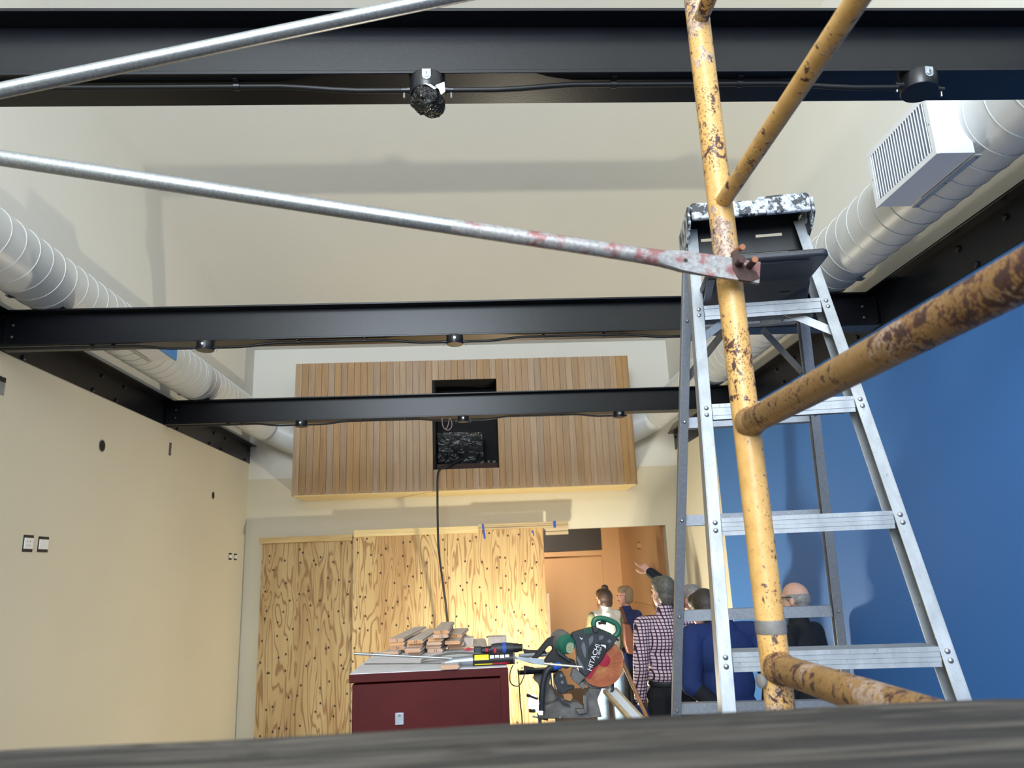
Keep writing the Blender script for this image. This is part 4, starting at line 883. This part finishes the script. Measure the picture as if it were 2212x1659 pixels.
# saw stand + long workpiece rail
t = thing('saw_stand', (.5, SY + .1, 0), 'metal folding stand under the mitre saw', 'stand')
zs = .985
MB().bb((.22, SY - .05, zs - .05), (1.0, SY + .02, zs - .002)).bb((.22, SY + .18, zs - .05), (1.0, SY + .25, zs - .002)).build('rail', 'dusty_metal', t, bevel=.003)
for x in (.30, .93):
    for y, yo in ((SY - .02, SY - .12), (SY + .22, SY + .34)): MB().tube([(x, y, zs - .03), (x + (-.08 if x < .5 else .08), yo, .012)], .016, 10).build('leg', 'dusty_metal', t)
bl = MB(); A = [P(1296, 1492, Y=4.40), P(1338, 1489, Y=4.40), P(1400, 1550, Y=4.1), P(1345, 1553, Y=4.1)]
a0, a1 = (A[0] + A[1]) / 2, (A[2] + A[3]) / 2; ee = a1 + (a1 - a0) * .6
MB().bar(a0, ee, .085, .02, V((1, 0, 0))).build('extension_rail', 'trim_wood', ST, bevel=.002)
MB().bar(a0 + V((0, -.004, .0108)), ee + V((0, -.004, .0108)), .045, .004, V((1, 0, 0))).build('rail_strip', 'register_white', ST)
h0, h1 = P(1328, 1392, Y=4.86), P(1400, 1555, Y=4.80); h2 = h1 + (h1 - h0) * 1.0; h2 = h0 + (h1 - h0) * ((h0.z - .012) / (h0.z - h1.z))
tag(MB().tube([h0, h0 + (h2 - h0) * .03, h2], [.008, .0125, .0125], 14).build('broom_handle', 'wood_handle'), 'round wooden broom handle leaning beside the saw', 'broom handle')
# ------------------------------------------------------------------ people
def remesh(mb, name, mat, parent, vox, sm=4, fac=.5):
    me = bpy.data.meshes.new(name); me.from_pydata([tuple(p) for p in mb.v], [], mb.f)
    bm = bmesh.new(); bm.from_mesh(me); bmesh.ops.recalc_face_normals(bm, faces=bm.faces); bm.to_mesh(me); bm.free()
    o = bpy.data.objects.new(name, me); COL.objects.link(o)
    r = o.modifiers.new('r', 'REMESH'); r.mode = 'VOXEL'; r.voxel_size = vox
    s = o.modifiers.new('s', 'SMOOTH'); s.factor = fac; s.iterations = sm
    dg = bpy.context.evaluated_depsgraph_get(); m2 = bpy.data.meshes.new_from_object(o.evaluated_get(dg)); m2.name = name
    bpy.data.objects.remove(o); bpy.data.meshes.remove(me)
    for p in m2.polygons: p.use_smooth = True
    m2.materials.clear(); m2.materials.append(MATS[mat])
    ob = bpy.data.objects.new(name, m2); COL.objects.link(ob); ob.parent = parent; WM[ob] = WM[parent].copy(); return ob
def hand(m, w, d, n, side, pose, k=1.0):
    d = d.normalized(); n = (n - d * n.dot(d)).normalized(); tw = d.cross(n) * side
    K = []
    for i, o in enumerate((.027, .009, -.009, -.026)):
        kn = w + d * (.088 - abs(i - 1) * .004) * k + tw * o * k; m.capsule(w + tw * o * .55 * k + d * .008 * k, kn, .0135 * k, .0115 * k, 10, 3); K.append(kn)
    for i, L in enumerate((.072, .080, .074, .058)):
        L *= k; p = K[i]
        if pose == 'point': bends = (.10, .06, .04) if i == 0 else (1.15, 1.5, 1.0)
        else: bends = (.35 + .06 * i, .5, .35)
        a = 0
        for j, f in enumerate((.45, .30, .25)):
            a += bends[j]; q = p + (d * math.cos(a) + n * math.sin(a)) * (L * f); m.capsule(p, q, (.0095 - .0006 * j) * k, (.009 - .0008 * j) * k, 10, 3); p = q
    p = w + d * .022 * k + tw * .020 * k + n * .008 * k
    if pose == 'point': dirs = ((d * .62 + tw * .75 + n * .2), (d * .9 + tw * .35 + n * .1), (d * 1.0 + tw * .05))
    else: dirs = ((d * .75 + tw * .6 + n * .3), (d * .95 + tw * .2 + n * .3), (d + n * .3))
    for dd, L, r0, r1 in zip(dirs, (.042, .034, .026), (.0125, .0105, .0095), (.0108, .0096, .0082)):
        q = p + dd.normalized() * L * k; m.capsule(p, q, r0 * k, r1 * k, 10, 3); p = q
def person(label, loc, fwd, Ht, cl, arms, hyaw=0, hpitch=0, bulk=1.0, vox=.0068, hand_pose=('relax', 'relax'), bald=False, lean=0, female=False, hshift=(0, 0, 0)):
    """local frame: x to the person's right, y forward, z up; joints in metres for a 1.75 m figure"""
    k = Ht / 1.75; rz = math.atan2(fwd[1], fwd[0]) - math.pi / 2
    root = thing('person', (loc[0], loc[1], 0), label, 'person', None, rz); M = WM[root]
    root.rotation_euler = (0, 0, rz)
    def Lc(p): return V((p[0] * k, p[1] * k, p[2] * k))
    Mi = M.inverted()
    hM = Matrix.Translation((hshift[0], hshift[1], 1.52 + hshift[2])) @ Matrix.Rotation(hyaw, 4, 'Z') @ Matrix.Rotation(hpitch, 4, 'X') @ Matrix.Translation((0, 0, -1.52))
    def Hd(p): return Lc(hM @ V(p))
    hR = hM.to_3x3()
    sk = MB(); b = bulk
    sw_ = (.165 if female else .185) * (.5 + .5 * b)
    def tors(m, e, hips=True):
        if hips: m.ball(Lc((0, -.005, .95)), tuple(x * k for x in (.165 * b + e, .115 * b + e, .13 + e)), 18, 12)
        m.ball(Lc((0, 0, 1.13)), tuple(x * k for x in (.145 * b + e, .105 * b + e, .16 + e)), 18, 12)
        m.ball(Lc((0, .0, 1.30)), tuple(x * k for x in (.165 * b + e, .118 * b + e, .16 + e)), 18, 12)
        m.capsule(Lc((-sw_ + .03, -.01, 1.405)), Lc((sw_ - .03, -.01, 1.405)), (.052 + e) * k, (.052 + e) * k, 14)
        m.capsule(Lc((0, -.02, 1.42)), Lc((0, -.01, 1.47)), (.075 + e) * k, (.056 + e) * k, 14)
    def legs(m, e, z0=.09):
        for s in (-1, 1):
            m.capsule(Lc((s * .09, 0, .90)), Lc((s * .10, .015, .50)), (.086 * (.6 + .4 * b) + e) * k, (.058 + e) * k, 14); m.capsule(Lc((s * .10, .015, .50)), Lc((s * .105, -.01, z0 + .02)), (.058 + e) * k, (.040 + e * 1.4) * k, 14)
    J = []
    for s, a in zip((-1, 1), arms):
        sh = Lc((s * sw_, -.01, 1.40))
        if a.get('world'): el = Mi @ V(a['elbow']); wr = Mi @ V(a['wrist'])
        else: el = Lc(a['elbow']); wr = Lc(a['wrist'])
        J.append((sh, el, wr))
    tors(sk, 0); legs(sk, 0)
    for s in (-1, 1): sk.capsule(Lc((s * .105, -.03, .045)), Lc((s * .115, .14, .035)), .042 * k, .033 * k, 12)
    sk.capsule(Lc((0, -.015, 1.45)), Hd((0, .0, 1.58)), .052 * k, .050 * k, 14)
    hr = hM.to_3x3()
    sk.ball(Hd((0, -.012, 1.655)), tuple(x * k for x in (.073, .094, .092)), 20, 14, hr); sk.ball(Hd((0, .022, 1.60)), tuple(x * k for x in (.060, .070, .078)), 18, 12, hr); sk.capsule(Hd((0, .055, 1.555)), Hd((0, .05, 1.565)), .03 * k, .03 * k)
    sk.capsule(Hd((0, .092, 1.635)), Hd((0, .112, 1.607)), .009 * k, .0125 * k, 8)
    for s in (-1, 1):
        sk.ball(Hd((s * .076, -.008, 1.618)), tuple(x * k for x in (.010, .018, .030)), 10, 8, hr)
        sk.capsule(Hd((s * .02, .082, 1.655)), Hd((s * .045, .070, 1.655)), .010 * k, .009 * k, 8)
    for i, (sh, el, wr) in enumerate(J):
        sk.capsule(sh, el, .052 * k, .040 * k, 14); sk.capsule(el, wr, .040 * k, .027 * k, 14)
        d = (wr - el); n = (Mi.to_3x3() @ V(arms[i]['palm'])) if 'palm' in arms[i] else V(((1 if i == 0 else -1), 0.0, 0))
        dd = (Mi.to_3x3() @ V(arms[i]['hdir'])) if 'hdir' in arms[i] else d
        hand(sk, wr, dd, n, arms[i].get('side', -1 if i == 0 else 1), hand_pose[i], k)
    body = remesh(sk, 'body', cl.get('skin', 'skin'), root, vox, 3)
    for s in (-1, 1):
        e = MB().ball(Hd((s * .031, .083, 1.642)), tuple(x * k for x in (.012, .007, .0065)), 10, 8, hr); e.xf(M).build('eye', 'eye_dark', body)
    MB().ball(Hd((0, .094, 1.578)), tuple(x * k for x in (.024, .006, .006)), 10, 8, hr).xf(M).build('mouth', 'lips', body)
    # clothes
    sh_ = MB(); tors(sh_, .016, not cl.get('belt'))
    if cl.get('belt'): sh_.ball(Lc((0, -.004, 1.045)), tuple(x * k for x in (.174 * b, .124 * b, .10)), 18, 12)
    if cl.get('hem'): # longer top
        sh_.capsule(Lc((-.06, -.005, .95)), Lc((-.06, -.005, cl['hem'])), .125 * b * k, .125 * b * k, 14); sh_.capsule(Lc((.06, -.005, .95)), Lc((.06, -.005, cl['hem'])), .125 * b * k, .125 * b * k, 14)
    if not cl.get('vest'):
        for i, (sh, el, wr) in enumerate(J):
            e = .015
            sh_.capsule(sh, el, (.056 + e) * k, (.044 + e) * k, 14)
            c = cl.get('cuff', (.93, .93))[i]
            if c > 0: sh_.capsule(el, el + (wr - el) * c, (.044 + e) * k, (.033 + e) * k, 14)
    if cl.get('collar'): sh_.capsule(Lc((0, -.02, 1.45)), Lc((0, -.014, 1.505)), .072 * k, .066 * k, 14)
    remesh(sh_, cl.get('topname', 'shirt'), cl['top'], root, .009, 4)
    if cl.get('vest') or cl.get('under'):
        un = MB()
        for i, (sh, el, wr) in enumerate(J):
            e = .010; un.capsule(sh, el, (.052 + e) * k, (.042 + e) * k, 14); un.capsule(el, el + (wr - el) * .95, (.042 + e) * k, (.031 + e) * k, 14)
        remesh(un, 'sleeves', cl.get('under', 'cloth_olive'), root, .009, 3)
    tr = MB(); tr.ball(Lc((0, -.005, .94)), tuple(x * k for x in (.172 * b, .122 * b, .125)), 18, 12); legs(tr, .014, .06); remesh(tr, 'trousers', cl['legs'], root, .009, 4)
    if cl.get('belt'): MB().lathe([(.176 * b * k, -.018), (.180 * b * k, 0), (.176 * b * k, .018)], (0, 0, 0), (0, 0, 1), 28).xf(M @ Matrix.Translation(Lc((0, -.004, .985))) @ Matrix.Diagonal((1, .73, 1, 1))).build('belt', 'black_rubber', root)
    for s in (-1, 1):
        MB().capsule(Lc((s * .105, -.04, .047)), Lc((s * .118, .15, .040)), .047 * k, .039 * k, 12).xf(M).build('shoe', 'shoe', root)
    # hair
    h = MB()
    if cl['hairtype'] == 'bald':
        h.ball(Hd((0, -.048, 1.635)), tuple(x * k for x in (.078, .066, .062)), 18, 12, hr)
        h.ball(Hd((0, -.055, 1.592)), tuple(x * k for x in (.062, .045, .050)), 16, 10, hr)
        for s in (-1, 1): h.ball(Hd((s * .058, -.012, 1.645)), tuple(x * k for x in (.020, .055, .034)), 12, 8, hr)
    else:
        h.ball(Hd((0, -.030, 1.668)), tuple(x * k for x in (.084, .092, .096)), 20, 14, hr); h.ball(Hd((0, -.045, 1.61)), tuple(x * k for x in (.078, .066, .080)), 18, 12, hr)
        h.ball(Hd((0, .02, 1.705)), tuple(x * k for x in (.072, .070, .056)), 16, 10, hr)
        if cl['hairtype'] == 'bob':
            for s in (-1, 1): h.ball(Hd((s * .066, -.01, 1.61)), tuple(x * k for x in (.024, .055, .075)), 12, 8, hr)
        if cl['hairtype'] == 'bun': h.ball(Hd((.005, -.03, 1.768)), tuple(x * k for x in (.042, .042, .036)), 14, 10, hr)
    hob = remesh(h, 'hair', cl['hair'], root, .006, 3)
    if cl.get('glasses'):
        g = MB()
        for s in (-1, 1):
            g.tube([Hd((s * .082, -.01, 1.650)), Hd((s * .078, .06, 1.650)), Hd((s * .066, .100, 1.648))], .003, 6)
            g.tube([Hd((s * .035 + .024 * math.cos(i * .628), .102, 1.642 + .018 * math.sin(i * .628))) for i in range(11)], .002, 6)
        g.tube([Hd((-.012, .104, 1.646)), Hd((.012, .104, 1.646))], .002, 6); g.xf(M).build('glasses', 'black_rubber', root)
    return root
HANG = lambda s, f=.0: dict(elbow=(s * .235, -.04, 1.11), wrist=(s * .235, .05 + f, .87))
# plaid-shirted man, back to the viewer, bag in the left hand
pl = person('man in a burgundy and white checked shirt seen from behind', (1.475, 6.05), (-.10, 1), 1.82,
       dict(top='plaid', legs='cloth_black', hair='hair_salt', hairtype='short', collar=True, belt=True, skin='skin_pale'), (HANG(-1, -.02), HANG(1)), hyaw=.45, vox=.0062)
# woman in a white vest with bun
person('woman with brown hair bun in a cream vest and light jeans', (1.385, 8.42), (-.35, 1), 1.715,
       dict(top='cloth_vest', topname='vest', vest=True, under='cloth_olive', legs='denim', hair='hair_brown', hairtype='bun', hem=.84, collar=True), (dict(elbow=(-.22, .02, 1.12), wrist=(-.16, .18, .98)), dict(elbow=(.22, .02, 1.12), wrist=(.16, .18, .98))), hyaw=.25, female=True, hshift=(0, .015, -.055))
# woman in navy facing the viewer's left
person('short-haired woman in a navy top facing the woman in the vest', (1.735, 9.02), (-.78, -.62), 1.665,
       dict(top='cloth_navy', topname='top', legs='cloth_black', hair='hair_fair', hairtype='bob', hem=.84), (dict(elbow=(-.20, .04, 1.12), wrist=(-.10, .20, 1.02)), dict(elbow=(.20, .04, 1.12), wrist=(.10, .20, 1.02))), hyaw=-.25, female=True)
# grey-haired man pointing
wp = P(1404, 1236, Y=6.78); fp = P(1374, 1209, Y=6.82)
person('grey-haired man in black raising an arm to point left', (1.865, 6.62), (-.45, 1), 1.725,
       dict(top='cloth_black', topname='jacket', legs='cloth_black', hair='hair_grey', hairtype='short', cuff=(.97, .93)), (dict(world=True, elbow=P(1462, 1280, Y=6.68), wrist=wp, palm=(0, 1, 0), hdir=(fp - wp), side=1), HANG(1)), hyaw=.15, vox=.0046, hand_pose=('point', 'relax'))
# person in blue jacket with dark hair
person('dark-haired person in a bright blue jacket behind the ladder', (1.525, 4.80), (-.15, 1), 1.85,
       dict(top='cloth_blue', topname='jacket', legs='cloth_black', under='cloth_black', hair='hair_dark', hairtype='short', hem=.72, cuff=(.16, .16), collar=True), (dict(elbow=(-.25, -.06, 1.14), wrist=(-.03, -.17, .93)), dict(elbow=(.275, -.03, 1.13), wrist=(.25, .04, .88))), hyaw=.2, hpitch=-.35, bulk=1.08, hshift=(-.045, .06, -.095))
# bald man in black jacket with glasses
person('balding man with glasses in a black jacket by the blue wall', (2.235, 5.30), (-.62, .78), 1.765,
       dict(top='cloth_black', topname='jacket', legs='cloth_black', hair='hair_grey', hairtype='bald', glasses=True, collar=True, hem=.84, skin='skin_pale'), (HANG(-1), HANG(1)), hyaw=.15, bulk=1.15)
# things they carry
wr = WM[pl] @ (V((-.255, .06, .80)) * 1.04)
t = thing('dark_bag', (wr.x, wr.y, .56), 'dark navy bag held in the checked-shirt man\'s left hand', 'bag')
MB().prism([(-.09, .0), (.09, .0), (.11, .24), (.06, .30), (-.06, .30), (-.10, .24)], (wr.x, wr.y - .05, .56), (1, 0, 0), (0, 0, 1), (0, 1, 0), .10).build('pouch', 'cloth_navy', t, bevel=.02)
MB().tube(smooth([(wr.x - .05, wr.y, .85), (wr.x - .03, wr.y, .90), (wr.x + .03, wr.y, .90), (wr.x + .05, wr.y, .85)], 3), .007, 8).build('strap', 'cloth_navy', t)
vx, vy = 1.385, 8.42
t = thing('shoulder_bag', (vx + .2, vy - .06, .8), 'tan leather bag on the shoulder of the woman in the vest', 'bag')
sA = P(1342, 1316, Y=8.34); sB = P(1352, 1345, Y=8.28); sC = P(1352, 1395, Y=8.27)
MB().prism([(P(a, b, Y=8.26).x, P(a, b, Y=8.26).z) for a, b in ((1347, 1345), (1362, 1348), (1376, 1395), (1374, 1415), (1356, 1412), (1349, 1390))], (0, 8.26, 0), (1, 0, 0), (0, 0, 1), (0, 1, 0), .09).build('pouch', 'leather_orange', t, bevel=.015)
MB().bar(sA + V((0, .02, .02)), sB, .035, .012, V((1, 0, 0))).build('strap', 'leather_orange', t)
